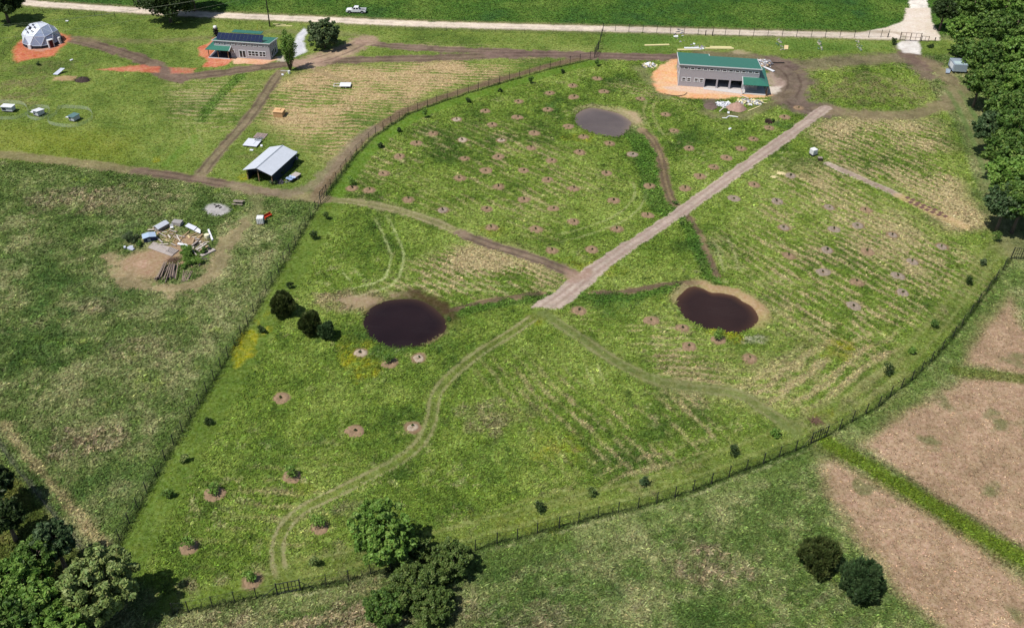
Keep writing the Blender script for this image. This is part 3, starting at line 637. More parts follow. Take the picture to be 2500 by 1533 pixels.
# ------------------------------------------------------------------ grass standing on it (uncountable: one object)
TV, TF, TC = [], [], []
def lookup(x, y):
    r = np.clip(np.searchsorted(ysr, y) - 1, 0, nr - 2)
    t = x / (52 + 0.555 * np.clip(y, 50, 420))
    c = np.clip(((t + 1) / 2 * (NU - 1)).round().astype(int) + 5, 0, nc - 1)
    return r * nc + c
NT = 860000
yy = 54 + (rng.random(NT) ** 1.35) * 246
xx = (rng.random(NT) * 2 - 1) * (44 + 0.545 * yy)
k = lookup(xx, yy)
hgt = TALL[k]
keep = (rng.random(NT) < np.clip(hgt * 2.2, 0, 1)) & (hgt > 0.06) & (GRS[k] > 0.3)
xx, yy, k, hgt = xx[keep], yy[keep], k[keep], hgt[keep]
n = len(xx); base = 0
tone = np.exp(rng.normal(0.0, 0.3, (n, 1)))
for j in range(3):                                    # thin blades that arch over
    h = hgt * rng.uniform(0.25, 0.8, n)
    w = rng.uniform(0.025, 0.07, n) * (1 + yy / 300)
    a = rng.uniform(0, 2 * np.pi, n)
    ln = h * rng.uniform(0.8, 2.4, n) + 0.08
    ux, uy = np.cos(a), np.sin(a); z0 = Z[k] - 0.02
    ox, oy = rng.normal(0, .12, n), rng.normal(0, .12, n)
    q = lambda sd_, f, u: np.stack([xx + ox + ux * ln * f - uy * w * sd_, yy + oy + uy * ln * f + ux * w * sd_, z0 + h * u], 1)
    TV.append(np.stack([q(-.8, 0, 0), q(.8, 0, 0), q(1, .55, .9), q(-.2, 1.1, .95)], 1).reshape(-1, 3))
    TF.append(np.arange(n * 4).reshape(n, 4) + base)
    cc = C[k] * tone * np.exp(rng.normal(0.06, 0.22, (n, 1))) * (1 + rng.normal(0, 0.06, (n, 3)))
    TC.append(np.repeat(cc, 4, 0)); base += n * 4
g = np_obj('meadow_grass', np.vstack(TV), np.vstack(TF), GRASS, None, np.clip(np.vstack(TC), 0.004, 0.9))
tag(g, 'tufts of meadow grass growing over the whole farm field', 'grass', kind='stuff')
del TV, TF, TC

# ------------------------------------------------------------------ pond water
def water(name, P, deep, rough, bumpd, spec, shallow):
    m = bpy.data.materials.new(name + '_surface')
    m.use_nodes = True
    nt = m.node_tree; b = nt.nodes['Principled BSDF']
    b.inputs['Roughness'].default_value = rough; b.inputs['IOR'].default_value = 1.33
    b.inputs['Specular IOR Level'].default_value = spec
    tc = nt.nodes.new('ShaderNodeTexCoord')
    nz = nt.nodes.new('ShaderNodeTexNoise'); nz.inputs['Scale'].default_value = 0.12; nz.inputs['Detail'].default_value = 3
    r = nt.nodes.new('ShaderNodeValToRGB')
    r.color_ramp.elements[0].position = .35; r.color_ramp.elements[1].position = .7
    r.color_ramp.elements[0].color = (*np.array(deep) * .85, 1); r.color_ramp.elements[1].color = (*np.array(deep) * 1.15, 1)
    nt.links.new(tc.outputs['Object'], nz.inputs['Vector']); nt.links.new(nz.outputs['Fac'], r.inputs['Fac']); nt.links.new(r.outputs['Color'], b.inputs['Base Color'])
    n2 = nt.nodes.new('ShaderNodeTexNoise'); n2.inputs['Scale'].default_value = 4.5; n2.inputs['Detail'].default_value = 4
    bp = nt.nodes.new('ShaderNodeBump'); bp.inputs['Strength'].default_value = bumpd; bp.inputs['Distance'].default_value = 0.06
    nt.links.new(tc.outputs['Object'], n2.inputs['Vector']); nt.links.new(n2.outputs['Fac'], bp.inputs['Height']); nt.links.new(bp.outputs['Normal'], b.inputs['Normal'])
    c = P.mean(0); rings_ = (0.0, .45, .72, .86, .95, 1.0, 1.12); V, F, CC = [], [], []; nq = len(P)
    sh = np.array(shallow)
    for f in rings_:
        for p in P:
            t_ = max(0, (f - .7) / .3); k_ = float(np.clip(t_ * t_ * (.5 + .5 * (((p - c) / np.linalg.norm(p - c)) @ np.array([.6, .8]))), 0, 1))
            V.append((*(c + (p - c) * f), -.28)); CC.append(1 + (sh / np.array(deep) - 1) * k_)
    for i_ in range(len(rings_) - 1):
        for k in range(nq): F.append((i_ * nq + k, i_ * nq + (k + 1) % nq, (i_ + 1) * nq + (k + 1) % nq, (i_ + 1) * nq + k))
    o = np_obj(name, V, F, m, None, np.array(CC))
    an = nt.nodes.new('ShaderNodeAttribute'); an.attribute_name = 'Col'
    mu = nt.nodes.new('ShaderNodeMix'); mu.data_type = 'RGBA'; mu.blend_type = 'MULTIPLY'; mu.inputs[0].default_value = 1
    nt.links.new(r.outputs['Color'], mu.inputs[6]); nt.links.new(an.outputs['Color'], mu.inputs[7]); nt.links.new(mu.outputs[2], b.inputs['Base Color'])
    mp = nt.nodes.new('ShaderNodeMapping'); mp.inputs['Scale'].default_value = (.10, .45, 1); mp.inputs['Rotation'].default_value = (0, 0, .5)
    n3 = nt.nodes.new('ShaderNodeTexNoise'); n3.inputs['Scale'].default_value = 1.0; n3.inputs['Detail'].default_value = 4
    rr_ = nt.nodes.new('ShaderNodeMapRange'); rr_.inputs[1].default_value = .38; rr_.inputs[2].default_value = .62; rr_.inputs[3].default_value = rough * .3; rr_.inputs[4].default_value = rough * 3.2
    nt.links.new(tc.outputs['Object'], mp.inputs['Vector']); nt.links.new(mp.outputs[0], n3.inputs['Vector']); nt.links.new(n3.outputs['Fac'], rr_.inputs[0]); nt.links.new(rr_.outputs[0], b.inputs['Roughness'])
    return tag(o, kind='structure')
water('pond_water', POND_NORTH, srgb(104, 93, 89, G), 0.1, 0.6, 0.5, srgb(138, 120, 104, G))
water('pond_water', POND_LEFT, srgb(38, 25, 25, G), 0.1, 0.6, 0.5, srgb(66, 48, 38, G))
water('pond_water', POND_RIGHT, srgb(52, 37, 33, G), 0.1, 0.6, 0.42, srgb(98, 70, 50, G))

# ------------------------------------------------------------------ trees and shrubs
PAL = {  # dark, mid, light leaf colours
    'oak': ((0.040, 0.088, 0.016), (0.086, 0.160, 0.028), (0.172, 0.256, 0.058)),
    'olive': ((0.100, 0.145, 0.038), (0.190, 0.250, 0.074), (0.300, 0.360, 0.130)),
    'lime': ((0.064, 0.138, 0.020), (0.138, 0.245, 0.040), (0.235, 0.350, 0.080)),
    'dark': ((0.020, 0.040, 0.010), (0.036, 0.064, 0.016), (0.062, 0.098, 0.028)),
    'blue': ((0.034, 0.068, 0.024), (0.060, 0.105, 0.038), (0.100, 0.150, 0.062)),
    'cedar': ((0.034, 0.052, 0.014), (0.066, 0.092, 0.024), (0.130, 0.150, 0.046)),
    'cedarb': ((0.026, 0.054, 0.018), (0.052, 0.094, 0.034), (0.098, 0.150, 0.058)),
    'scrub': ((0.050, 0.086, 0.018), (0.095, 0.148, 0.032), (0.165, 0.218, 0.062)),
    'grey': ((0.050, 0.085, 0.030), (0.090, 0.135, 0.052), (0.160, 0.200, 0.095)),
}
def leaf_mesh(name, cents, radii, n, size, pal, parent, g, flat=0.42, up=0.25, squash=0.8, spike=0.0):
    cents = np.asarray(cents); radii = np.asarray(radii)
    p = radii ** 2; k = g.choice(len(cents), n, p=p / p.sum())
    d = g.normal(size=(n, 3)); d /= np.linalg.norm(d, axis=1, keepdims=True)
    r = radii[k] * (g.uniform(flat * .5, 1.0, n) ** 0.6 + np.maximum(g.normal(0, .16, n), -.1))
    P = cents[k] + d * r[:, None] * np.array([1, 1, squash])
    nrm = d + g.normal(0, 0.95, (n, 3)) + np.array([0, 0, up]); nrm /= np.linalg.norm(nrm, axis=1, keepdims=True)
    t = np.cross(nrm, g.normal(size=(n, 3))); t /= np.linalg.norm(t, axis=1, keepdims=True) + 1e-9
    bta = np.cross(nrm, t)
    if spike:                                        # feathery sprays: long narrow leaves pointing out and up
        t = d + np.array([0, 0, spike]) + g.normal(0, .3, (n, 3)); t /= np.linalg.norm(t, axis=1, keepdims=True)
        bta = np.cross(t, g.normal(size=(n, 3))); bta /= np.linalg.norm(bta, axis=1, keepdims=True); bta = bta * .5
    s = size * g.uniform(0.55, 1.35, n)[:, None]
    V = np.stack([P - t * s, P - bta * s * 0.55, P + t * s, P + bta * s * 0.55], 1).reshape(-1, 3)
    F = np.arange(n * 4).reshape(n, 4)
    A, B, Cc = map(np.array, PAL[pal])
    tone = (g.uniform(0, 1, len(cents))[k] * 0.55 + g.uniform(0, 1, n) * 0.45)[:, None]
    c = np.where(tone < 0.5, A + (B - A) * tone * 2, B + (Cc - B) * (tone * 2 - 1)) * (1 + g.normal(0, 0.06, (n, 3)))
    return np_obj(name, V, F, LEAF, parent, np.repeat(np.clip(c, 0.003, 0.6), 4, 0))
def ground_of(px, py, zc):
    p = at(px, py, zc); return p[0], p[1]
def tree(name, label, cat, xy, zc, rad, rz, pal, n, size, seed, group=None, clumps=26, trunk_r=0.28, low=0.35, crown='crown', lean=(0, 0), squash=0.8, cr=(0.26, 0.46), up=0.25):
    g = np.random.default_rng(seed)
    t = thing(name, label, cat, (xy[0], xy[1], 0), 0, group)
    cs, rs = [], []
    for _ in range(clumps):
        d = g.normal(size=3); d /= np.linalg.norm(d)
        u = g.uniform(0.25, 0.98) ** (0.6 if clumps < 50 else 0.36) * g.uniform(.82, 1.16)
        p = d * u * np.array([rad, rad, rz]) * 0.84
        if p[2] < -rz * 0.5: p[2] *= 0.5
        cs.append(p + np.array([lean[0] * (p[2] / rz), lean[1], zc])); rs.append(rad * g.uniform(*cr) * (1.1 - 0.25 * max(p[2] / rz, 0)))
    leaf_mesh(crown, cs, rs, n, size, pal, t, g, squash=squash, up=up)
    m = MB(); z1 = zc + rz * 0.35
    m.tube([(0, 0, -0.2), (0.1 * trunk_r, 0.05, zc * 0.3), (lean[0] * .2, 0.1, zc * 0.7), (lean[0] * .4, 0, z1)], [trunk_r * 1.25, trunk_r, trunk_r * 0.7, trunk_r * 0.18], 8)
    for i in range(min(9, clumps)):
        c = cs[i]; h0 = min(max(zc * low, c[2] - 1.4 * rad * 0.5), z1 * .8)
        m.tube([(0, 0, h0), (c[0] * .45, c[1] * .45, h0 + (c[2] - h0) * .6), tuple(c)], [trunk_r * .42, trunk_r * .25, trunk_r * .07], 5)
    m.build('trunk', BARK, t, True)
    return t
OR = ['nearest', 'second nearest', 'third nearest', 'fourth nearest', 'fifth nearest', 'sixth nearest', 'seventh nearest', 'eighth nearest', 'ninth nearest', 'tenth nearest', 'eleventh nearest', 'twelfth nearest', 'thirteenth nearest', 'fourteenth nearest', 'fifteenth nearest', 'sixteenth nearest', 'seventeenth nearest', 'eighteenth nearest', 'nineteenth nearest', 'twentieth nearest']

# the wood along the right edge: crown centre in the picture (full-view units), height of that centre, radius
WOOD = [(2276, 22, 6.5, 4.2, 'dark', 'dark small oak at the top of the wood, right beside the white side road'),
        (2345, 12, 8, 5.6, 'oak', 'broad green oak at the top edge of the wood, near the side road'),
        (2425, 8, 9, 6.4, 'lime', 'fresh green oak in the top right corner of the wood'),
        (2318, 72, 7.5, 4.8, 'lime', 'bright green oak at the edge of the wood facing the farm gate'),
        (2388, 68, 9, 6.0, 'oak', 'tall oak behind the bright oak facing the farm gate'),
        (2450, 66, 9, 5.8, 'oak', 'oak on the right frame edge level with the farm gate'),
        (2322, 116, 4.6, 3.8, 'oak', 'oak hanging over the grass just above the silver trailer'),
        (2374, 138, 9, 6.0, 'oak', 'large oak whose limbs hide the right half of the silver trailer'),
        (2438, 130, 10, 6.4, 'lime', 'large light green oak behind the oak over the silver trailer'),
        (2362, 196, 7, 4.2, 'oak', 'oak just below the silver trailer, with a dark shadow to its left'),
        (2415, 200, 9, 6.2, 'oak', 'wide oak behind the one just below the silver trailer'),
        (2462, 206, 10, 6.4, 'lime', 'light oak at the right frame edge below the silver trailer'),
        (2424, 258, 8.5, 5.4, 'oak', 'oak halfway down the wood, level with the gravel lane end'),
        (2392, 306, 7.5, 4.6, 'blue', 'bluish green oak bulging left over the grass track'),
        (2452, 312, 9, 6.2, 'oak', 'oak on the right frame edge behind the bluish oak'),
        (2420, 366, 7.5, 5.0, 'oak', 'oak between the bluish oak and the lowest rounded oaks'),
        (2434, 424, 8.5, 5.6, 'lime', 'rounded light green oak above the last oak of the wood'),
        (2424, 486, 7, 4.6, 'blue', 'last dark oak at the bottom end of the wood, shading the grass'),
        (2468, 478, 8, 5.6, 'oak', 'oak cut by the right frame edge beside the last dark oak')]
for i, (x, y, zc, r, pal, lab) in enumerate(WOOD):
    tree('oak_tree', lab, 'tree', ground_of(x * K, y * K, zc), zc, r, r * 0.82, pal, int(9000 * (r / 5) ** 2), 0.34, 100 + i, 'oaks of the wood along the right edge', 210, 0.3, cr=(.06, .16), up=.45)
LWOOD = [(238, 1405, 6.5, 5.0, 5.0, 'olive', 34000, .30, 'large pale olive oak in the lower left corner wood, casting shadow right'),
         (128, 1300, 6.0, 2.7, 3.4, 'blue', 14000, .26, 'slim grey green tree standing above the pale olive oak'),
         (85, 1345, 5.5, 3.0, 2.8, 'oak', 14000, .28, 'dark tree between the slim grey green tree and the left frame edge'),
         (30, 1400, 6.0, 3.4, 3.0, 'lime', 16000, .28, 'bright green tree at the left frame edge beside the pale oak'),
         (95, 1450, 6.0, 3.4, 3.0, 'lime', 17000, .28, 'vivid green tree left of the pale olive oak'),
         (30, 1500, 6.5, 4.0, 3.4, 'oak', 16000, .28, 'tree cut off by the bottom left corner of the frame'),
         (140, 1525, 6.0, 3.4, 3.0, 'lime', 14000, .28, 'green tree at the bottom frame edge below the pale oak'),
         (10, 1240, 5.0, 2.6, 2.6, 'dark', 11000, .26, 'dark tree at the left edge, lower of the pair by the mown strip'),
         (-20, 1160, 5.5, 2.8, 2.6, 'dark', 11000, .26, 'dark tree at the left edge, upper of the pair by the mown strip')]
for i, (x, y, zc, r, rz, pal, n, s, lab) in enumerate(LWOOD):
    tree('oak_tree', lab, 'tree', ground_of(x * K, y * K, zc), zc, r, rz, pal, n, s, 200 + i, 'trees of the lower left wood', 260 if i == 0 else 190, 0.26, cr=(0.06, 0.13) if i == 0 else (.06, .15), up=.45)
tree('hickory_tree', 'tall light green tree leaning over the fence at the bottom centre', 'tree', ground_of(922 * K, 1285 * K, 5.6), 5.8, 4.3, 5.2, 'lime', 26000, .22, 301, clumps=300, cr=(0.05, 0.13), lean=(-1.0, 0), up=.45)
for i, (x, y, zc, r, rz, pal, n, lab) in enumerate(((1000, 1405, 2.8, 4.2, 3.0, 'scrub', 36000, 'wide olive thicket under the tall tree at the bottom centre'),
        (1085, 1345, 2.6, 3.0, 2.8, 'scrub', 20000, 'twiggy dark shrub at the right end of the bottom centre thicket'),
        (925, 1462, 2.2, 2.8, 2.4, 'oak', 16000, 'green shrub at the lower left of the bottom centre thicket'),
        (1040, 1450, 2.2, 3.0, 2.2, 'scrub', 18000, 'dark shrub at the lower right of the bottom centre thicket'),
        (1000, 1320, 2.4, 2.4, 2.4, 'scrub', 12000, 'small shrub between the tall tree and the twiggy dark shrub'))):
    tree('thicket_shrub', lab, 'shrub', ground_of(x * K, y * K, zc), zc, r, rz, pal, n, .14, 310 + i, 'shrubs of the bottom centre thicket', 240, 0.12, cr=(0.05, 0.14), up=.4)
for i, (x, y, zc, r, rz, lab) in enumerate(((398, -8, 7.5, 8.2, 6.5, 'huge dark tree at the top edge beside the gravel road'), (458, -30, 7, 6.5, 6, 'dark tree behind the huge one at the top edge'), (2, -4, 7, 5.6, 5.5, 'dark tree in the top left corner beside the gravel road'))):
    tree('dark_tree', lab, 'tree', ground_of(x * K, y * K, zc), zc, r, rz, 'dark', 17000, .36, 330 + i, 'dark trees along the gravel road', 70, 0.4, cr=(.13, .3))
tree('round_bush', 'big round grey green bush between the solar house and the gravel road', 'bush', ground_of(778 * K, 82 * K, 4.0), 4.0, 5.1, 4.6, 'grey', 21000, .26, 340, clumps=260, trunk_r=.2, cr=(.05, .13), up=.45)
t = thing('upright_tree', 'narrow upright many-stemmed tree at the right corner of the solar house', 'tree', at(450 + 1275 / 4.928, 850 / 4.928))
g = np.random.default_rng(341)
cs, rs, mb = [], [], MB()
for i in range(15):
    a = i / 15 * 6.28 + g.uniform(0, .5); r0 = g.uniform(.4, 2.3); h = g.uniform(6.0, 10)
    mb.tube([(0.12 * math.cos(a), .12 * math.sin(a), -.1), (r0 * .5 * math.cos(a), r0 * .5 * math.sin(a), h * .4), (r0 * math.cos(a), r0 * math.sin(a), h)], [.11, .08, .02], 5)
    for zf in np.linspace(.45, 1.0, 5): cs.append((r0 * zf * math.cos(a), r0 * zf * math.sin(a), h * zf)); rs.append(g.uniform(.35, .7))
leaf_mesh('crown', cs, rs, 4200, .19, 'lime', t, g, squash=1.5, flat=.2); mb.build('trunk', BARK, t, True)
for i, (x, y, zc, r, rz, pal, n, lab) in enumerate(((1970, 1340, 2.4, 2.5, 2.5, 'cedar', 20000, 'upper rounded cedar of the pair at the bottom right'),
        (2074, 1400, 2.6, 2.8, 2.7, 'cedarb', 24000, 'lower larger cedar of the pair at the bottom right'),
        (681, 735, 2.2, 2.1, 2.3, 'cedar', 15000, 'dark cedar by the left fence, uppermost of three'),
        (748, 780, 2.2, 1.9, 2.4, 'cedar', 14000, 'dark cedar left of the black pond, middle of three'),
        (785, 797, 1.6, 1.4, 1.6, 'blue', 8000, 'low blue green cedar touching the middle cedar by the black pond'))):
    g = np.random.default_rng(350 + i)
    t = thing('cedar_tree', lab, 'tree', (*ground_of(x * K, y * K, zc * .9), 0), 0, 'dark cedars')
    cs, rs = [], []
    for j in range(90):
        a = g.uniform(0, 6.28); u = g.uniform(0, 1); zf = u ** .8
        prof = math.sin(math.pi * (0.16 + 0.74 * zf)) ** .75
        rr = r * prof * g.uniform(.5, .9) * (1 + .14 * math.sin(3 * a + i) + .1 * math.sin(7 * a + 2 * i)); cs.append((rr * math.cos(a), rr * math.sin(a), .35 + zf * (zc + rz - .7))); rs.append(r * g.uniform(.13, .25))
    cs.append((0, 0, zc)); rs.append(r * .6)
    leaf_mesh('crown', cs, rs, int(n * 1.3), .30, pal, t, g, flat=.2, up=.5, squash=1.2, spike=1.0)
    MB().tube([(0, 0, -.1), (0, 0, zc + rz * .8)], [.16, .03], 6).build('trunk', BARK, t, True)
# low bushes among the lumber and by the barn, dead brush
def bush(name, label, cat, px, py, r, h, pal, n, size, seed, group=None):
    p = at(px, py); g = np.random.default_rng(seed)
    t = thing(name, label, cat, p, 0, group)
    cs = [(g.normal(0, r * .45), g.normal(0, r * .45), g.uniform(.25, .85) * h) for _ in range(12)]
    leaf_mesh('foliage', cs, [r * g.uniform(.3, .5) for _ in cs], n, size, pal, t, g)
    m = MB()
    for c in cs[:6]: m.tube([(0, 0, -.05), (c[0] * .5, c[1] * .5, c[2] * .6), c], [.05, .035, .012], 5)
    m.build('stem', BARK, t, True)
    return t
for i, (x, y, r, h, pal, n, lab) in enumerate(((235, 500, 1.35, 1.8, 'grey', 4600, 'grey green bush at the left of the lumber yard, beside the blue shed'),
        (385, 610, .7, 1.0, 'oak', 1500, 'small dark bush below the blue shed in the lumber yard'),
        (1260, 790, 1.5, 1.6, 'lime', 5200, 'dark green bush growing through the middle of the lumber yard'),
        (1400, 940, 1.25, 1.2, 'lime', 3600, 'bright green bush just below the dark one in the lumber yard'),
        (1190, 1000, .7, .7, 'lime', 1200, 'low bright bush beside the top of the log pile'),
        (1560, 740, .7, .9, 'oak', 1400, 'bush between the pale beams and the grey sled'))):
    bush('yard_bush', lab, 'bush', 290 + x / 7.554, 520 + y / 7.554, r, h, pal, n, .11, 400 + i, 'bushes in the lumber yard')
for i, (x, y, r, h, pal, lab) in enumerate(((1270, 1160, .9, 1.6, 'dark', 'dark bush against the side wall of the barn'), (1650, 900, 1.3, .9, 'scrub', 'brown and yellow weeds behind the blue trailer'), (660, 1300, .7, .5, 'oak', 'small green bush in front of the barn centre post'), (1060, 1380, .7, .6, 'grey', 'pale green bush at the front corner of the barn'))):
    bush('barn_bush', lab, 'bush', 570 + x / 10.795, 320 + y / 10.795, r, h, pal, 1800, .11, 420 + i, 'bushes round the barn')

# ------------------------------------------------------------------ mulch rings and the young trees in them
MULCH = {'r': mat('red_mulch', srgb(146, 122, 96, G), .95, .3, 2.5, bump=.8, bscale=6), 'g': mat('grey_mulch', srgb(146, 132, 116, G), .95, .3, 2.5, bump=.8, bscale=6), 'w': mat('pale_mulch', srgb(172, 156, 136, G), .95, .25, 2.5, bump=.8, bscale=6)}
MULCH['b'] = MULCH['r']
SOIL = mat('hole_soil', srgb(82, 58, 50, G), .95, .3, 3)
LM = [('the grey pond', at(1460, 297)), ('the black pond', at(985, 785)), ('the brown pond', at(1750, 755)), ('the barn', at(655, 400)), ('the garage', at(1755, 200)), ('the white tank', at(1983, 375)), ('the lane end', at(1330, 755)), ('the tall tree', at(940, 1350)), ('the corner gate', at(2470, 630)), ('the lane fork', at(1405, 690)), ('the lane drain', at(1655, 515)), ('the barn gate', at(790, 487))]
rings = []
for r in RING_FV:
    p = at(r[0] * K, r[1] * K)
    j = min(range(len(LM)), key=lambda q: np.hypot(*(p - LM[q][1])[:2]))
    d = p - LM[j][1]
    side = ('right' if d[0] > 0 else 'left') if abs(d[0]) > abs(d[1]) * .8 else ('beyond' if d[1] > 0 else 'front')
    rings.append([p, r[2] if len(r) > 2 else 'r', j, side, np.hypot(d[0], d[1])])
for key in {(r[2], r[3]) for r in rings}:
    for n, r in enumerate(sorted([q for q in rings if (q[2], q[3]) == key], key=lambda q: q[4])):
        side = {'left': 'on the left of', 'right': 'on the right of', 'beyond': 'beyond', 'front': 'in front of'}[key[1]]
        r.append(f'{OR[n]} {side} {LM[key[0]][0]}')
def ring_mesh(seed, R0):
    g = np.random.default_rng(seed)
    V, F = [], []; na = 22; prof = [(0, -.06), (.16, -.04), (.3, .08), (.7, .09), (.93, .05), (1.03, -.05)]
    wob = 1 + .10 * np.sin(np.arange(na) / na * 6.28 * 2 + g.uniform(0, 6)) + g.normal(0, .05, na)
    for q, (rr, z) in enumerate(prof):
        for k in range(na):
            a = 2 * math.pi * k / na; w = wob[k] if q > 3 else 1
            V.append((R0 * rr * w * math.cos(a), R0 * rr * w * math.sin(a), z + (g.normal(0, .018) if q in (2, 3, 4) else 0)))
    for q in range(len(prof) - 1):
        for k in range(na): F.append((q * na + k, q * na + (k + 1) % na, (q + 1) * na + (k + 1) % na, (q + 1) * na + k))
    return V, F
def sapling_parts(t, h, pal, seed, bushy):
    g = np.random.default_rng(seed)
    MB().tube([(0, 0, -.05), (g.normal(0, .04), g.normal(0, .04), h * .5), (g.normal(0, .06), 0, h)], [.035, .025, .008], 5).build('stem', BARK, t, True)
    cs = [(g.normal(0, .16 * bushy), g.normal(0, .16 * bushy), h * g.uniform(.35, 1.0)) for _ in range(7)]
    leaf_mesh('foliage', cs, [h * g.uniform(.15, .26) * bushy for _ in cs], int(200 * bushy + 90), .15 if bushy > 1 else .1, pal, t, g)
names = {'r': 'reddish brown', 'g': 'greyish', 'w': 'pale', 'b': 'reddish brown'}
for i, (p, kd, j, side, dist, where) in enumerate(rings):
    V, F = ring_mesh(500 + i, (1.2 if kd != 'b' else 1.35) * random.uniform(.74, 1.14) * (.85 if kd == 'w' else 1))
    o = np_obj('mulch_ring', V, F, MULCH[kd]); o.location = (p[0], p[1], .03)
    tag(o, f'{names[kd]} mulch ring {where}', 'mulch ring', 'mulch rings planted with young trees')
    t = thing('young_tree', f'young tree in the mulch ring {where}', 'young tree', (p[0] + random.uniform(-.15, .15), p[1] + random.uniform(-.1, .3), 0), 0, 'young trees planted in mulch rings')
    if kd == 'b': sapling_parts(t, random.uniform(1.5, 1.9), 'lime', 600 + i, 1.7)
    else: sapling_parts(t, random.uniform(.25, .6), 'dark' if i % 2 else 'scrub', 600 + i, .5)
# saplings in the grass along the fences
EDGE = [((2395, 582), 1.6, 'oak', 'right fence corner shrub standing at the bottom end of the wood'), ((2362, 638), 1.1, 'grey', 'pale shrub just left of the right corner gate path'), ((2327, 684), 1.5, 'dark', 'dark fence-side sapling below the pale shrub near the right corner gate'),
        ((2248, 786), 1.4, 'oak', 'round fence-side sapling right of the brown pond'), ((2188, 850), 1.0, 'lime', 'thin yellowish fence-side sapling just below the round one'), ((2134, 902), 1.6, 'dark', 'tall dark fence-side sapling at the lower right bend'),
        ((1864, 1050), 1.2, 'lime', 'yellow green sapling left of the lower right fence gate'), ((1764, 1094), 1.4, 'dark', 'thin dark sapling second from the lower right fence gate'), ((1553, 1168), 1.3, 'blue', 'blue green young pine beside a bare soil patch at the south fence'),
        ((1424, 1192), 1.2, 'scrub', 'sparse brownish sapling left of the young pine'), ((1298, 1230), 1.3, 'dark', 'bushy dark sapling two left of the young pine'), ((758, 1360), 1.2, 'olive', 'yellowish sapling right of the bottom gate'),
        ((404, 1196), 1.0, 'oak', 'low dark sapling close to the lower left fence'), ((445, 1112), 1.0, 'olive', 'pale yellow sapling by the lower left fence'), ((503, 1020), .9, 'dark', 'small dark sapling midway along the left fence'), ((632, 800), .9, 'dark', 'dark sapling among the yellow flowers by the left fence'),
        ((755, 578), 1.7, 'dark', 'taller dark sapling below the barn gate, by the left fence'), ((787, 528), 1.3, 'scrub', 'sapling just below the barn gate'), ((697, 694), .9, 'dark', 'small sapling above the dark cedars'),
        ((1275, 202), 1.5, 'oak', 'sapling on the inside of the curved fence, topmost with leaves'), ((1355, 178), .9, 'dark', 'small sapling near the top of the curved fence'), ((1127, 247), .9, 'dark', 'sapling inside the curved fence above the pale mulch ring'), ((1202, 222), .8, 'dark', 'low sapling inside the curved fence between two taller ones'), ((1023, 284), 1.6, 'lime', 'leafy sapling with a dark shadow inside the curved fence'), ((961, 318), .8, 'dark', 'tiny sapling by the curved fence, left of the leafy one'), ((915, 356), .8, 'dark', 'tiny sapling at the steep left bend of the curved fence'), ((846, 446), 1.7, 'lime', 'leafy sapling beside a triangle of bare soil near the barn gate'), ((1436, 160), 1.5, 'oak', 'sapling next to the top gate of the curved fence')]
for i, ((x, y), h, pal, lab) in enumerate(EDGE):
    t = thing('fence_sapling', lab, 'young tree', at(x * K, y * K), 0, 'saplings along the fences')
    sapling_parts(t, h * 1.2, pal, 800 + i, 1.5)
# small weeds and dark clumps
for i, (x, y, h, pal, lab) in enumerate(((92, 158, .9, 'dark', 'dark weed clump on the grass right of the dome'), (1860, 292, .6, 'oak', 'green weeds behind the dark pit'), (1625, 492, .8, 'oak', 'weed clump where the drain meets the lane'), (1640, 540, .7, 'oak', 'weed clump below the drain crossing under the lane'), (1080, 770, .5, 'oak', 'low weed at the outlet of the black pond'))):
    bush('weed_clump', lab, 'weeds', x * K, y * K, h * .7, h, pal, 500, .1, 880 + i, 'weed clumps')

# ------------------------------------------------------------------ fences and gates
FMET = mat('fence_metal', (0.022, 0.024, 0.022), .6, .2)
NET = mat('fence_netting', (0.05, 0.055, 0.045), .8, .1, alpha=0.13)
WIREM = mat('poultry_netting', (0.55, 0.6, 0.5), .7, .1, alpha=0.26)
def fence(name, label, pts, h=2.15, r=.05, netting=True, brace=(), posts=None):
    r = r * 1.3 if h > 2 else r
    c = pts.mean(0); t = thing(name, label, 'fence', (c[0], c[1], 0))
    q = pts - c
    if netting:
        V, F = [], []
        for x, y in q: V += [(x, y, 0.02), (x, y, h)]
        for i in range(len(q) - 1): F.append((2 * i, 2 * i + 2, 2 * i + 3, 2 * i + 1))
        np_obj('netting', V, F, NET, t)
        m = MB(); m.tube([(x, y, h) for x, y in q], .016, 4); m.tube([(x, y, h * .55) for x, y in q], .012, 4); m.build('wire', FMET, t)
    for i, (x, y) in enumerate(q):
        MB().tube([(x, y, -.2), (x, y, h + .12)], r * random.uniform(.85, 1.15), 6).build('post', FMET, t)
    for (i, j) in brace:
        d = q[j] - q[i]; d = d / np.linalg.norm(d) * 1.8
        MB().tube([(q[i][0], q[i][1], h * .85), (q[i][0] + d[0], q[i][1] + d[1], 0)], .04, 5).build('brace', FMET, t)
    return t
def gate(name, label, a, b, h=2.3, bars=5, mid=True, rails=(.15, .52, 1), m=FMET, r=.05):
    a, b = np.array(a[:2]), np.array(b[:2]); t = thing(name, label, 'gate', (*a, 0)); d = b - a
    for e in (a * 0, d): MB().tube([(e[0], e[1], -.3), (e[0], e[1], h + .15)], .085, 7).build('gate_post', m, t)
    for s0, s1 in (((.02, .49), (.51, .98)) if mid else ((.02, .98),)):
        k = MB(); p0, p1 = d * s0, d * s1
        for z in rails: k.tube([(p0[0], p0[1], h * z), (p1[0], p1[1], h * z)], r, 5)
        for u in np.linspace(0, 1, bars):
            p = p0 + (p1 - p0) * u; k.tube([(p[0], p[1], h * rails[0]), (p[0], p[1], h)], r, 5)
        k.build('gate_leaf', m, t)
    return t
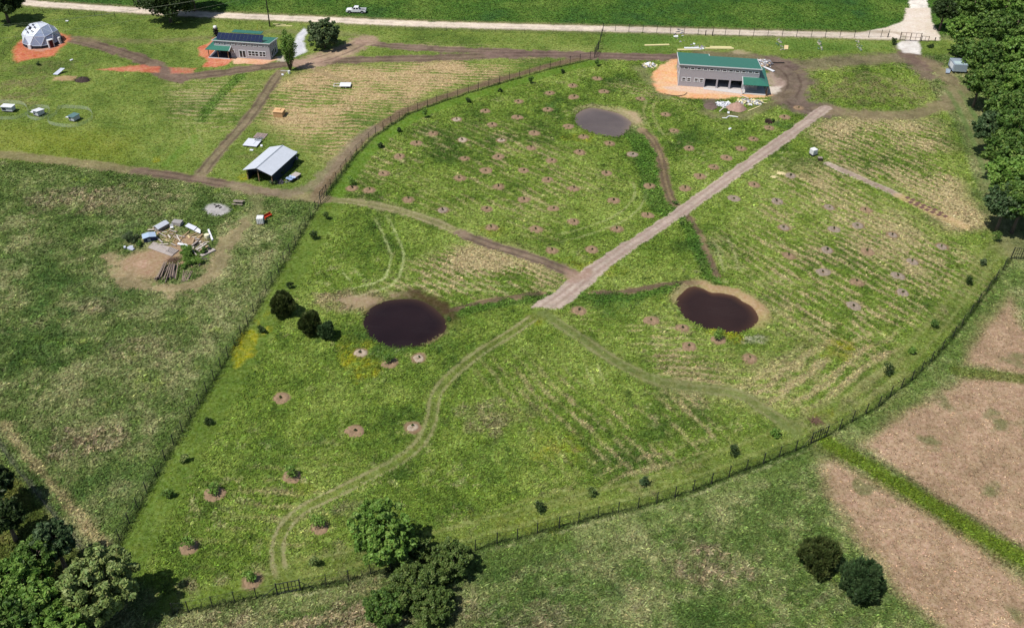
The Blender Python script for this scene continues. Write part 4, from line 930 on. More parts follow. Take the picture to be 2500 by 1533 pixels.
fence('deer_fence', 'long straight wire deer fence on the left side of the orchard field', FENCE_LEFT, brace=((0, 1), (len(FENCE_LEFT) - 1, len(FENCE_LEFT) - 2)))
fence('deer_fence', 'curved wire deer fence along the upper left of the orchard field', FENCE_ARC, brace=((0, 1),))
fence('deer_fence', 'short wire deer fence running up to the gravel road from the top gate', FENCE_SIDE, r=.08)
fence('deer_fence', 'wire deer fence along the gravel road behind the green roofed garage', FENCE_ROAD)
fence('deer_fence', 'curved wire deer fence on the right, below the corner gate', FENCE_RIGHT, r=.055)
fence('deer_fence', 'long wire deer fence along the south side of the orchard field', FENCE_SOUTH, r=.055, brace=((0, 1), (len(FENCE_SOUTH) - 1, len(FENCE_SOUTH) - 2)))
fence('deer_fence', 'short wire deer fence between the bottom gate and the pale oak', FENCE_CORNER, r=.055, brace=((0, 1),))
gate('farm_gate', 'tall dark double gate beside the barn in the left fence', at(783, 496.6), at(797.6, 479), 2.6, 3)
gate('farm_gate', 'tall dark gate across the dirt track at the top of the curved fence', at(1451, 141.7), at(1461, 122), 2.6, 4)
gate('farm_gate', 'dark double gate in the bottom fence left of the tall tree', at(677.8, 1452), at(734.7, 1441.5), 2.2, 4)
gate('farm_gate', 'dark double gate in the lower right fence at the green grass strip', at(1978.7, 1084), at(2015.8, 1067), 2.3, 4)
gate('farm_gate', 'dark barred gate at the right corner, cut by the frame edge', at(2467, 633), at(2512, 636), 2.6, 5)
RUST = mat('grey_gate_metal', srgb(120, 104, 98, G), .6, .3)
e0, e1 = pp((2170 + 185 / 7.194, 70 + 215 / 7.194))[0], pp((2170 + 545 / 7.194, 70 + 235 / 7.194))[0]
gate('entrance_gate', 'wide barred entrance gate between the gravel road and white gravel apron', e0, e1, 2.4, 3, True, (.1, .5, 1), RUST, .06)
gate('entrance_gate', 'narrow barred side gate right of the wide entrance gate', pp((2170 + 565 / 7.194, 70 + 225 / 7.194))[0], pp((2170 + 690 / 7.194, 70 + 235 / 7.194))[0], 1.5, 3, False, (.1, 1), RUST, .06)
for i, (x, y, lab) in enumerate(((1722, 87.5, 'left of two short dark wooden posts by the road fence'), (1739, 88.5, 'right of two short dark wooden posts by the road fence'), (2282, 102, 'dark wooden post right of the narrow side gate'), (2167, 92, 'short dark wooden post left of the entrance gate'))):
    m = MB().tube([(0, 0, -.2), (0, 0, 1.5 if i < 2 else 1.2)], .13, 7); o = m.build('wooden_post', mat('dark_post', (.03, .024, .02), .9), None); o.location = at(x, y); tag(o, lab, 'post')
FW = pp((-20, 40), (84, 33), (106, 33), (170, 37), (232, 41), (250, 42), (282, 44))
fence('wire_fence', 'low old wire fence between the gravel road and the dome', FW, 1.2, .07, True)
FO = pp((70, 60), (40, 100), (10, 135), (-30, 190))
fence('wire_fence', 'weedy wire fence left of the dome running to the frame edge', FO, 1.2, .05, True)
FR = pp((905, 72), (990, 74), (1030, 75.5), (1060, 76.5), (1090, 77.5), (1150, 79), (1210, 80.5), (1280, 82), (1350, 83.5), (1420, 85), (1470, 86))
fence('wire_fence', 'faint low wire fence along the road left of the deer fence', FR, 1.3, .04, True)
FB = pp((-20, 1062), (20, 1120), (52, 1163), (90, 1208), (128, 1258), (160, 1296), (198, 1342))
fence('wire_fence', 'pale old wire fence along the mown strip in the lower left', FB, 1.1, .035, True)

# ------------------------------------------------------------------ buildings
SID = mat('grey_siding', srgb(176, 172, 178, G), .7, .05, 2, wave=('Z', 2.2), bump=.25)
TRIM = mat('white_trim', srgb(226, 228, 232, G), .55, .04)
GROOF = mat('green_metal_roof', srgb(54, 118, 100, G), .45, .06, 1.2, wave=('X', 1.1), bump=.5, spec=.5)
GLASS = mat('dark_glass', (0.012, 0.014, 0.02), .12, .2, 1, spec=.6)
INT = mat('dark_interior', (0.03, 0.03, 0.034), .9, .2)
CONC = mat('concrete', srgb(206, 202, 200, G), .9, .1, 1.5, bump=.2)
POSTW = mat('timber_post', srgb(150, 122, 96, G), .85, .2)
def window(parent, x0, x1, z0, z1, y=-.06, split=None, hsplit=None, fr=.165, axis='x', xw=0.0):
    f = MB(); g = MB()
    def bx(mb, a, b, c, d, p, q):
        if axis == 'x': mb.b2(a, b, p, q, c, d)
        else: mb.b2(xw + min(-p, -q) if axis == 'y' else 0, xw + max(-p, -q), a, b, c, d)
    bx(f, x0, x1, z1 - fr, z1, y, .0); bx(f, x0, x1, z0, z0 + fr, y, .0)
    bx(f, x0, x0 + fr, z0 + fr, z1 - fr, y, .0); bx(f, x1 - fr, x1, z0 + fr, z1 - fr, y, .0)
    for s in (split or []): bx(f, s - fr * .5, s + fr * .5, z0 + fr, z1 - fr, y + .004, -.0)
    if hsplit: bx(f, x0 + fr, x1 - fr, hsplit - .05, hsplit + .05, y + .008, -.0)
    w = f.build('window', TRIM, parent)
    bx(g, x0 + fr, x1 - fr, z0 + fr, z1 - fr, y * .45, -.003)
    g.build('pane', GLASS, w)
    return w
# --- garage
gp = at(1600 + 408 / 7.467, 110 + 745 / 7.467)
ga = thing('garage_building', 'grey garage with a green metal roof and three open door bays', 'building', gp, math.radians(-5.9))
LW, DP, HF = 20.0, 10.2, 5.75
zr = lambda y: HF - .05 - (y) * 0.155          # underside of the single-slope roof
doors = [(6.7, 9.55), (9.95, 12.75), (13.2, 16.0)]; DH = 2.35; wt = .18
m = MB()
xs = [0] + [v for d in doors for v in d] + [LW]
for i in range(0, len(xs), 2): m.b2(xs[i], xs[i + 1], 0, wt, 0, DH)
m.b2(0, LW, 0, wt, DH + .001, HF - .06)
for x in (0, LW - wt):
    m.prism([(x, wt + .002, 0), (x, DP, 0), (x, DP, zr(DP)), (x, wt + .002, zr(wt))], (wt, 0, 0))
m.b2(wt + .002, LW - wt - .002, DP - wt, DP, 0, zr(DP))
m.b2(-.0, 7.6, DP + .01, DP + 2.0, 0, zr(DP + 2))
m.build('wall', SID, ga)
m = MB(); m.b2(wt + .01, LW - wt - .01, wt + .01, DP - wt - .01, .0, .06); m.build('floor', CONC, ga)
m = MB(); m.b2(wt + .02, LW - wt - .02, 5.0, 5.1, .07, 3.2); m.b2(6.3, 6.4, .3, 4.95, .07, 3.2); m.b2(16.3, 16.4, .3, 4.95, .07, 3.2); m.b2(wt + .02, LW - wt - .02, .3, 4.95, 3.25, 3.32); m.build('interior_wall', INT, ga)
rf = MB()
def slab(mb, x0, x1, y0, y1, t=.14, off=0):
    mb.hexa([(x0, y0, zr(y0) + off), (x1, y0, zr(y0) + off), (x1, y1, zr(y1) + off), (x0, y1, zr(y1) + off)], [(x0, y0, zr(y0) + off + t), (x1, y0, zr(y0) + off + t), (x1, y1, zr(y1) + off + t), (x0, y1, zr(y1) + off + t)])
slab(rf, -.3, 7.9, -.27, DP + 2.35); slab(rf, 7.902, LW + .3, -.27, DP + .4)
roof = rf.build('roof', GROOF, ga)
m = MB(); m.b2(-.42, LW + .42, -.35, -.272, zr(-.27) - .04, zr(-.27) + .2)
for x, y1 in ((-.42, DP + 2.35), (LW + .302, DP + .4)):
    m.hexa([(x, -.27, zr(-.27) - .1), (x + .118, -.27, zr(-.27) - .1), (x + .118, y1, zr(y1) - .1), (x, y1, zr(y1) - .1)], [(x, -.27, zr(-.27) + .18), (x + .118, -.27, zr(-.27) + .18), (x + .118, y1, zr(y1) + .18), (x, y1, zr(y1) + .18)])
m.hexa([(7.9, DP + .41, zr(DP + .4)), (8.05, DP + .41, zr(DP + .4)), (8.05, DP + 2.35, zr(DP + 2.35)), (7.9, DP + 2.35, zr(DP + 2.35))], [(7.9, DP + .41, zr(DP + .4) + .2), (8.05, DP + .41, zr(DP + .4) + .2), (8.05, DP + 2.35, zr(DP + 2.35) + .2), (7.9, DP + 2.35, zr(DP + 2.35) + .2)])
m.build('fascia', TRIM, ga)
for k in range(12): window(ga, .95 + 1.605 * k, 2.15 + 1.605 * k, 4.5, 5.2)
for a in (.75, 2.05, 3.9, 5.22): window(ga, a, a + 1.08, 1.25, 2.4, hsplit=1.75)
m = MB(); m.b2(-.07, .1, -.07, -.002, 0, DH + 2.9); m.build('corner_trim', TRIM, ga)
for a, z0, z1 in ((2.2, 1.2, 2.5), (6.0, 1.2, 2.5)): window(ga, a, a + 1.1, z0, z1, axis='y', xw=-.07)
# wrap-round porch at the right front corner
m = MB(); m.b2(16.2, 22.0, -2.6, -.01, 0, .16); m.b2(20.01, 22.0, -.005, 8.0, 0, .16); m.build('porch_floor', CONC, ga)
P1, P2, P3 = (15.95, -3.0, 2.62), (22.35, -3.0, 2.62), (22.35, 8.2, 2.62)
t1 = .1
m = MB()
def quad_slab(mb, a, b, c, d, t): mb.hexa([a, b, c, d], [(p[0], p[1], p[2] + t) for p in (a, b, c, d)])
quad_slab(m, P1, P2, (20.03, -.02, 3.4), (15.95, -.02, 3.4), t1)
quad_slab(m, (22.352, -3.0, 2.624), (22.352, 8.2, 2.624), (20.032, 8.2, 3.404), (20.032, -.02, 3.404), t1)
pr = m.build('porch_roof', GROOF, ga)
m = MB()
quad_slab(m, (15.83, -3.05, 2.5), (15.948, -3.05, 2.5), (15.948, -.02, 3.3), (15.83, -.02, 3.3), .28)
m.b2(15.83, 19.6, -.019, .0, 3.42, 3.58); m.build('porch_trim', TRIM, ga)
for x, y in ((16.15, -2.75), (22.1, -2.75), (22.1, 2.6), (22.1, 7.8)): MB().b2(x - .1, x + .1, y - .1, y + .1, .16, 2.62).build('porch_post', POSTW if x > 20 else TRIM, ga)
for a in (16.9, 18.2): window(ga, a, a + .9, 1.1, 2.2)
m = MB(); m.prism([(22.0, -2.85, .0), (22.0, -2.05, .0), (22.0, -2.6, 2.6), (22.0, -2.85, 2.6)], (.12, 0, 0)); m.build('porch_panel', mat('brown_panel', srgb(84, 58, 52, G), .8), ga)
o = MB().hexa([(6.5, -1.2, .0), (16.1, -2.6, .0), (16.1, -.01, .0), (6.5, -.01, .0)], [(6.5, -1.2, .06), (16.1, -2.6, .06), (16.1, -.01, .06), (6.5, -.01, .06)]).build('concrete_apron', CONC)
o.matrix_world = ga.matrix_basis.copy(); o.location = gp; o.rotation_euler = (0, 0, math.radians(-5.9)); tag(o, kind='structure')

# --- solar house
hr = at(480 + 1865 / 10.267, 50 + 1000 / 10.267)
ang = math.radians(-6.2); HL = 15.1
hp = hr - np.array([math.cos(ang) * HL, math.sin(ang) * HL, 0])
ho = thing('solar_house', 'grey house with a row of solar panels on its green roof', 'house', hp, ang)
HD, HH = 6.0, 4.45
zh = lambda y: HH - .02 - y * .13
PX, PY = 4.25, 2.5                                # the recessed porch corner
m = MB()
m.b2(PX, HL, 0, .16, 0, HH - .04); m.b2(0, PX - .002, 0, .16, 2.75, HH - .04)
m.prism([(HL - .16, .162, 0), (HL - .16, HD, 0), (HL - .16, HD, zh(HD)), (HL - .16, .162, zh(.16))], (.16, 0, 0))
m.prism([(0, .162, 2.75), (0, HD, 2.75), (0, HD, zh(HD)), (0, .162, zh(.16))], (.16, 0, 0)); m.b2(0, .16, PY, HD, 0, 2.748)
m.b2(.162, HL - .162, HD - .16, HD, 0, zh(HD) - .01)
m.b2(2.8, 10.6, HD + .01, HD + 2.2, 0, 3.4)
m.build('wall', SID, ho)
BRN = mat('brown_wall', srgb(92, 66, 62, G), .8, .1)
m = MB(); m.b2(.165, PX - .003, PY, PY + .15, .12, 2.74); m.b2(PX - .1, PX - .004, .17, PY - .004, .12, 2.74); m.build('porch_wall', BRN, ho)
m = MB(); m.b2(.2, HL - .2, PY + .5, PY + .6, .1, 3.0); m.build('interior_wall', INT, ho)
m = MB(); m.b2(-1.5, PX - .15, -1.25, PY - .005, 0, .14); m.b2(-1.5, -.01, PY, 4.6, 0, .14)
m.build('porch_floor', mat('dark_floor', srgb(78, 74, 84, G), .6, .1), ho)
m = MB(); m.b2(-1.6, PX, -1.36, -1.252, -.02, .2); m.b2(-1.62, -1.502, -1.25, 4.6, -.02, .2); m.build('floor_edge', TRIM, ho)
m = MB()
def hslab(mb, x0, x1, y0, y1, t=.12, f=zh, o=0.0): mb.hexa([(x0, y0, f(y0) + o), (x1, y0, f(y0) + o), (x1, y1, f(y1) + o), (x0, y1, f(y1) + o)], [(x0, y0, f(y0) + o + t), (x1, y0, f(y0) + o + t), (x1, y1, f(y1) + o + t), (x0, y1, f(y1) + o + t)])
hslab(m, -.25, HL + .25, -.27, HD + .3)
rf = m.build('roof', GROOF, ho)
z2 = lambda y: 4.35 - (y - HD) * .06
m = MB(); hslab(m, 2.6, 10.8, HD + .31, HD + 2.5, .12, z2); m.build('rear_roof', GROOF, ho)
m = MB(); m.b2(-.35, HL + .35, -.35, -.272, zh(-.27) - .04, zh(-.27) + .17)
for x in (-.35, HL + .252): hslab(m, x, x + .098, -.27, HD + .3, .26, zh, -.1)
m.build('fascia', TRIM, ho)
for k in range(10): window(ho, .3 + 1.49 * k, 1.35 + 1.49 * k, 3.45, 4.0)
window(ho, 9.0, 11.95, .7, 2.25, split=[10.0, 10.95], hsplit=1.48); window(ho, 12.03, 13.95, .7, 2.25, split=[13.0], hsplit=1.48)
window(ho, 4.6, 5.5, 1.3, 2.2, hsplit=1.75)
window(ho, 6.55, 8.45, .1, 2.25, split=[7.5])
for a, z0, z1 in ((1.0, .5, 2.2), (2.2, .5, 2.2), (3.4, .5, 2.2), (4.9, 2.2, 3.0)):
    f = MB(); f.b2(HL + .002, HL + .07, a, a + .95, z0, z1); w = f.build('window', TRIM, ho); MB().b2(HL + .072, HL + .085, a + .13, a + .82, z0 + .13, z1 - .13).build('pane', GLASS, w)
for a in (.5, 1.8, 3.1): f = MB().b2(a, a + .7, PY - .06, PY - .003, 1.3, 2.1); w = f.build('window', TRIM, ho); MB().b2(a + .1, a + .6, PY - .08, PY - .064, 1.4, 2.0).build('pane', GLASS, w)
m = MB()
quad_slab(m, (-2.0, -1.75, 2.42), (PX + .3, -1.75, 2.42), (PX + .3, -.02, 3.0), (-.0, -.02, 3.0), .09)
quad_slab(m, (-2.0, -1.748, 2.424), (-.004, -.02, 3.004), (-.004, 4.9, 3.004), (-2.0, 4.9, 2.424), .09)
m.build('porch_roof', GROOF, ho)
m = MB(); quad_slab(m, (PX + .302, -1.8, 2.3), (PX + .42, -1.8, 2.3), (PX + .42, -.02, 2.9), (PX + .302, -.02, 2.9), .26); m.b2(0, PX + .42, -.05, -.019, 3.09, 3.22); m.build('porch_trim', TRIM, ho)
for x, y in ((-1.4, -1.15), (1.2, -1.15), (PX - .3, -1.15), (-1.4, 4.4)): MB().b2(x - .08, x + .08, y - .08, y + .08, .14, 2.5).build('porch_post', POSTW, ho)
SOL = mat('solar_cell', (0.010, 0.016, 0.045), .18, .2, 1.5, spec=.6)
SFR = mat('panel_frame', srgb(60, 66, 84, G), .4, .1)
for k in range(12):
    x0 = .75 + 1.04 * k; f = MB()
    y0, y1 = .15, 2.3; za, zb = zh(y0) + .3, zh(y0) + .3 + 1.05
    quad_slab(f, (x0, y0, za), (x0 + 1.0, y0, za), (x0 + 1.0, y1, zb), (x0, y1, zb), .04)
    f.tube([(x0 + .5, y1 - .1, zb), (x0 + .5, y1 - .1, zh(y1))], .03, 4); f.tube([(x0 + .5, y0 + .1, za), (x0 + .5, y0 + .1, zh(y0) + .1)], .03, 4)
    p = f.build('solar_panel', SFR, ho)
    e = .035; c = MB(); dz = (zb - za) / (y1 - y0)
    quad_slab(c, (x0 + e, y0 + e, za + .042 + e * dz), (x0 + 1 - e, y0 + e, za + .042 + e * dz), (x0 + 1 - e, y1 - e, zb + .042 - e * dz), (x0 + e, y1 - e, zb + .042 - e * dz), .006); c.build('cell', SOL, p)
# things round the solar house
t = thing('water_stand', 'black stand with a white drum on top behind the solar house', 'tank stand', at(480 + 500 / 10.267, 50 + 400 / 10.267))
m = MB()
for x in (-.5, .5):
    for y in (-.5, .5): m.tube([(x, y, 0), (x * .8, y * .8, 2.3)], .09, 5)
for z in (.7, 1.4, 2.1): m.box((0, 0, z), (1.3, 1.3, .12)); m.box((.1, .2, z - .35), (.8, .7, .5), z)
m.build('frame', mat('black_steel', (.012, .012, .013), .5), t)
m = MB(); m.tube([(0, 0, 2.3), (0, 0, 2.35), (0, 0, 2.85), (0, 0, 2.95)], [.48, .5, .5, .3], 14); m.build('drum', mat('white_plastic', srgb(236, 236, 236, G), .45, .03), t, True)
for x in range(4):
    m = MB(); m.tube([(0, 0, .15), (random.uniform(.8, 1.6), random.uniform(-.6, .6), .5)], .07, 5)
o = MB().tube([(0, 0, 0), (.35, .3, 2.9)], .06, 6).build('yellow_pole', mat('yellow_paint', srgb(200, 196, 40, G), .5, .05)); o.location = at(480 + 1520 / 10.267, 50 + 385 / 10.267); tag(o, 'thin yellow pole leaning behind the roof of the solar house', 'pole')

# --- metal roofed barn
TIN = mat('tin_roof', srgb(206, 212, 222, G), .5, .06, 1.0, wave=('Y', 1.2), bump=.4, spec=.4)
BW = mat('dark_barn_wall', (.012, .022, .04), .8, .3, 2, wave=('X', 1.5), bump=.5)
fl, fr_, bl = at(570 + 240 / 10.795, 320 + 1030 / 10.795, 2.5), at(570 + 1020 / 10.795, 320 + 1185 / 10.795, 2.5), at(570 + 855 / 10.795, 320 + 420 / 10.795, 2.5)
ba = math.atan2(fr_[1] - fl[1], fr_[0] - fl[0])
bn = thing('pole_barn', 'open fronted pole barn with a pale grey tin gable roof', 'barn', (fl[0], fl[1], 0), ba)
BWD = 6.9; BLN = 10.9; EZ, RZ = 2.45, 3.55; OH = .35
m = MB(); t_ = .08
quad_slab(m, (0, 0, EZ), (BWD * .5, 0, RZ), (BWD * .5, BLN, RZ), (0, BLN, EZ), t_); quad_slab(m, (BWD * .5 + .002, 0, RZ), (BWD, 0, EZ), (BWD, BLN, EZ), (BWD * .5 + .002, BLN, RZ), t_)
rf = m.build('roof', TIN, bn)
m = MB(); quad_slab(m, (BWD * .5 - .16, -.03, RZ + .05), (BWD * .5, -.03, RZ + .1), (BWD * .5, BLN + .03, RZ + .1), (BWD * .5 - .16, BLN + .03, RZ + .05), .02); quad_slab(m, (BWD * .5 + .002, -.03, RZ + .1), (BWD * .5 + .16, -.03, RZ + .05), (BWD * .5 + .16, BLN + .03, RZ + .05), (BWD * .5 + .002, BLN + .03, RZ + .1), .02)
m.build('ridge_cap', mat('ridge_metal', srgb(150, 158, 168, G), .5), rf)
m = MB(); m.b2(.5, .58, .9, BLN - .2, 0, EZ + .05); m.b2(BWD - .42, BLN * 0 + BWD - .34, .9, BLN - .2, 0, EZ + .02)
m.prism([(.582, BLN - .28, 0), (BWD - .425, BLN - .28, 0), (BWD - .425, BLN - .28, EZ + .04), (BWD * .5, BLN - .28, RZ - .05), (.582, BLN - .28, EZ + .1)], (0, .08, 0)); m.build('wall', BW, bn)
for x in (.5, BWD * .47, BWD - .5): MB().b2(x - .08, x + .08, .6, .76, 0, EZ + (.9 if 1 < x < 5 else .12)).build('post', POSTW, bn)
m = MB(); m.prism([(.3, .62, EZ + .02), (BWD - .3, .62, EZ + .02), (BWD * .5, .62, RZ - .03)], (0, .06, 0)); m.build('gable', BW, bn)

# --- geodesic dome
dc = at(20 + 1065 / 12.59, 40 + 795 / 12.59)
dm = thing('dome_greenhouse', 'geodesic dome greenhouse of clear triangular panels on red clay', 'greenhouse', dc, .35)
bmm = bpy.data.meshes.new('tmp')
import bmesh
bm = bmesh.new(); bmesh.ops.create_icosphere(bm, subdivisions=2, radius=5.0)
rotm = Matrix.Rotation(math.radians(0), 3, 'X')
vs = [v.co.copy() for v in bm.verts]; fs = [[v.index for v in f.verts] for f in bm.faces if min(v.co.z for v in f.verts) > -.3]; bm.free()
bpy.data.meshes.remove(bmm)
BZ = .75
CLEAR = mat('clear_panel', srgb(176, 190, 224, G), .2, .1, .4, alpha=.68, spec=.8)
WHITEP = mat('white_panel', srgb(226, 232, 246, G), .3, .04, alpha=.95, spec=.6)
used = sorted({i for f in fs for i in f})
P = {i: Vector((vs[i].x, vs[i].y, max(vs[i].z, 0) * .93 + BZ)) for i in used}
sunny = Vector((-.2, -.55, .8)).normalized()
edges = set()
for f in fs:
    c = sum((P[i] for i in f), Vector()) / 3
    e = [c + (P[i] - c) * .985 for i in f]
    d = (c - Vector((0, 0, BZ))).normalized()
    white = d.x < -.05 and d.z > .28 and d.y < .75 or d.z > .9
    o = MB().add(e, [(0, 1, 2)]).build('panel', WHITEP if white else CLEAR, dm)
    for a in range(3): edges.add(tuple(sorted((f[a], f[(a + 1) % 3]))))
m = MB()
for a, b_ in edges: m.tube([P[a] * 1.0, P[b_] * 1.0], .06, 5)
m.build('frame', mat('dome_strut', srgb(216, 222, 232, G), .5, .05), dm)
m = MB(); n_ = 20
for k in range(n_):
    a0, a1 = 2 * math.pi * k / n_, 2 * math.pi * (k + 1) / n_
    m.hexa([(4.9 * math.cos(a0), 4.9 * math.sin(a0), 0), (5.02 * math.cos(a0), 5.02 * math.sin(a0), 0), (5.02 * math.cos(a1), 5.02 * math.sin(a1), 0), (4.9 * math.cos(a1), 4.9 * math.sin(a1), 0)], [(4.9 * math.cos(a0), 4.9 * math.sin(a0), BZ), (5.02 * math.cos(a0), 5.02 * math.sin(a0), BZ), (5.02 * math.cos(a1), 5.02 * math.sin(a1), BZ), (4.9 * math.cos(a1), 4.9 * math.sin(a1), BZ)])
m.build('base_wall', mat('dark_base', (.02, .02, .028), .8), dm)
m = MB()
vc = Vector((-.38, -.35, .86)).normalized(); va = vc.orthogonal().normalized(); vb = vc.cross(va)
def on_dome(d, r=5.04): return Vector((d.x * r, d.y * r, d.z * r * .93 + BZ))
for k in range(7):
    dd = vc if k == 6 else (vc + (va * math.cos(k * 1.047) + vb * math.sin(k * 1.047)) * .27).normalized()
    s_ = .42 if k == 6 else .24; mm = MB(); p_ = on_dome(dd)
    u_ = dd.orthogonal().normalized(); w_ = dd.cross(u_)
    mm.prism([p_ + u_ * s_ + w_ * s_ * .7, p_ - u_ * s_ + w_ * s_ * .7, p_ - u_ * s_ - w_ * s_ * .7, p_ + u_ * s_ - w_ * s_ * .7], dd * .08).build('vent', mat('dark_vent', (.012, .013, .02), .5), dm)
def dorm(angd, wdt, hgt, dep, mname, mt):
    a = math.radians(angd); q = MB(); q.box((math.cos(a) * (5.1 + dep * .0), math.sin(a) * (5.1), hgt / 2), (dep, wdt, hgt), a); return q.build(mname, mt, dm)
dorm(-62, 1.5, 2.1, .9, 'door_porch', TRIM)
a = math.radians(-62); q = MB(); q.box((math.cos(a) * 5.58, math.sin(a) * 5.58, 1.0), (.08, .95, 1.95), a); q.build('door', mat('maroon_door', srgb(92, 28, 34, G), .6), dm)
dorm(-125, .9, 1.1, .5, 'vent_box', TRIM); dorm(-28, .8, 1.7, .5, 'vent_box', TRIM); dorm(150, 1.0, 1.9, .9, 'vent_box', TRIM)

# ------------------------------------------------------------------ vehicles, tanks, coops and yard things
WHITE = mat('white_paint', srgb(236, 238, 242, G), .35, .03, spec=.5)
WPL = MATS['white_plastic']
BLACK = mat('black_rubber', (.012, .012, .012), .8, .2)
STEEL = mat('galvanised_steel', srgb(176, 180, 186, G), .4, .1, metal=.4)
def wheel(parent, c, r=.38, w=.26, axis=(0, 1, 0)):
    a = Vector(axis); m = MB(); m.tube([Vector(c) - a * w / 2, Vector(c) + a * w / 2], r, 16)
    o = m.build('wheel', BLACK, parent); n = MB(); n.tube([Vector(c) - a * (w / 2 + .02), Vector(c) + a * (w / 2 + .02)], r * .55, 12); n.build('rim', STEEL, o); return o
# pickup: nose to the left
tr = at(450 + 2070 / 4.928, 155 / 4.928)
tk = thing('pickup_truck', 'white extended cab pickup truck parked on the grass beyond the road', 'pickup truck', tr, math.radians(180))
# local +x is the nose
prof = [(-2.85, .45), (-2.95, .62), (-2.95, 1.12), (-.95, 1.16), (-.95, 1.14), (.95, 1.14), (2.55, 1.06), (2.85, .92), (2.92, .62), (2.8, .42)]
m = MB()
W2 = .98
m.prism([(x, -W2, z) for x, z in [(-.9, .45), (-.9, 1.14), (1.0, 1.16), (2.5, 1.08), (2.86, .95), (2.92, .6), (2.8, .42)]], (0, 2 * W2, 0))
m.b2(-2.95, -.902, -W2, -W2 + .12, .45, 1.18); m.b2(-2.95, -.902, W2 - .12, W2, .45, 1.18); m.b2(-2.95, -2.85, -W2 + .122, W2 - .122, .45, 1.16); m.b2(-2.848, -.904, -W2 + .122, W2 - .122, .5, .68)
m.build('body', WHITE, tk, bevel=.05)
m = MB(); m.hexa([(-.95, -.9, 1.142), (1.25, -.9, 1.162), (1.25, .9, 1.162), (-.95, .9, 1.142)], [(-.8, -.76, 1.86), (.35, -.76, 1.88), (.35, .76, 1.88), (-.8, .76, 1.86)]); m.build('cab', WHITE, tk, bevel=.06)
m = MB(); m.hexa([(.62, -.72, 1.72), (1.2, -.8, 1.24), (1.2, .8, 1.24), (.62, .72, 1.72)][::1], [(.66, -.72, 1.76), (1.24, -.8, 1.28), (1.24, .8, 1.28), (.66, .72, 1.76)]); m.build('windscreen', GLASS, tk)
for s in (-1, 1):
    for x0, x1 in ((.1, .92), (-.72, -.08)):
        m = MB(); y0, y1 = .885, .80
        q = [(x0, s * y0, 1.24), (x1, s * y0, 1.24), (min(x1, .52), s * y1, 1.7), (x0 + .04, s * y1, 1.7)]
        m.prism([Vector(p) + Vector((0, s * .02, 0)) for p in q], (0, s * .012, .004)); m.build('side_window', GLASS, tk)
m = MB(); m.b2(-2.83, -.92, -W2 + .13, W2 - .13, .685, .70); m.build('bed_liner', mat('bed_liner', (.014, .013, .022), .7), tk)
m = MB(); m.hexa([(-.99, -.7, 1.3), (-.96, -.7, 1.3), (-.96, .7, 1.3), (-.99, .7, 1.3)], [(-.9, -.62, 1.72), (-.87, -.62, 1.72), (-.87, .62, 1.72), (-.9, .62, 1.72)]); m.build('rear_window', GLASS, tk)
for x in (-1.85, 1.85):
    for s in (-1, 1):
        wheel(tk, (x, s * .9, .4), .4, .26)
        q = MB(); q.tube([(x + .5 * math.cos(a), s * (W2 + .012), .45 + .46 * math.sin(a)) for a in np.linspace(0, 3.14, 9)], .05, 5); q.build('wheel_arch', BLACK, tk)
for s in (-1, 1): MB().b2(2.84, 2.93, s * .75 - .16, s * .75 + .16, .7, .9).build('headlight', GLASS, tk); MB().b2(-2.97, -2.94, s * .85 - .08, s * .85 + .08, .75, 1.05).build('tail_light', mat('red_lens', srgb(120, 20, 20, G), .3), tk)
MB().b2(2.8, 2.98, -.95, .95, .42, .6).build('bumper', STEEL, tk)
# pole and wires
pl = thing('utility_pole', 'dark wooden utility pole between the gravel road and the solar house', 'utility pole', at(450 + 1030 / 4.928, 325 / 4.928))
PWD = mat('dark_pole_wood', (.02, .017, .014), .9, .2)
MB().tube([(0, 0, -.5), (0, 0, 11.5)], [.19, .13], 8).build('mast', PWD, pl); MB().box((0, 0, 10.9), (2.2, .12, .14), .9).build('crossarm', PWD, pl)
a0 = at(450 + 1030 / 4.928, 325 / 4.928)
for i, (z0, pxl, pyl) in enumerate(((11.2, 0, 65), (10.9, 12, 54), (9.2, -60, 88))):
    p0 = Vector((a0[0], a0[1], z0)); e = at(-260 + 40 * i, pyl + 24, 8.6); p1 = Vector(e); pts = []
    for u in np.linspace(0, 1, 24): p = p0.lerp(p1, u); pts.append((p.x, p.y, p.z - 1.6 * 4 * u * (1 - u)))
    o = MB().tube(pts, .022, 4).build('power_line', mat('wire', srgb(150, 160, 130, G), .5)); tag(o, ['upper power line from the utility pole passing above the dome', 'middle power line from the utility pole passing just behind the dome', 'lower cable from the utility pole to the left frame edge'][i], 'power line')
# white flat trailer-like tank lying by the straw rows
t = thing('flat_trailer', 'white flat trailer with an open drawbar frame on the straw rows', 'trailer', at(450 + 1940 / 4.928, 1045 / 4.928), math.radians(2))
m = MB(); m.b2(-1.4, 1.4, -1.2, 1.2, .5, .62); m.build('deck', WHITE, t, bevel=.05)
m = MB()
for y in (-.9, .7): m.tube([(-1.4, y, .52), (-2.9, y, .45)], .06, 5)
m.tube([(-2.9, -.9, .45), (-2.9, .7, .45)], .06, 5); m.build('drawbar', WHITE, t)
for s in (-1, 1): wheel(t, (.2, s * 1.05, .28), .28, .2)
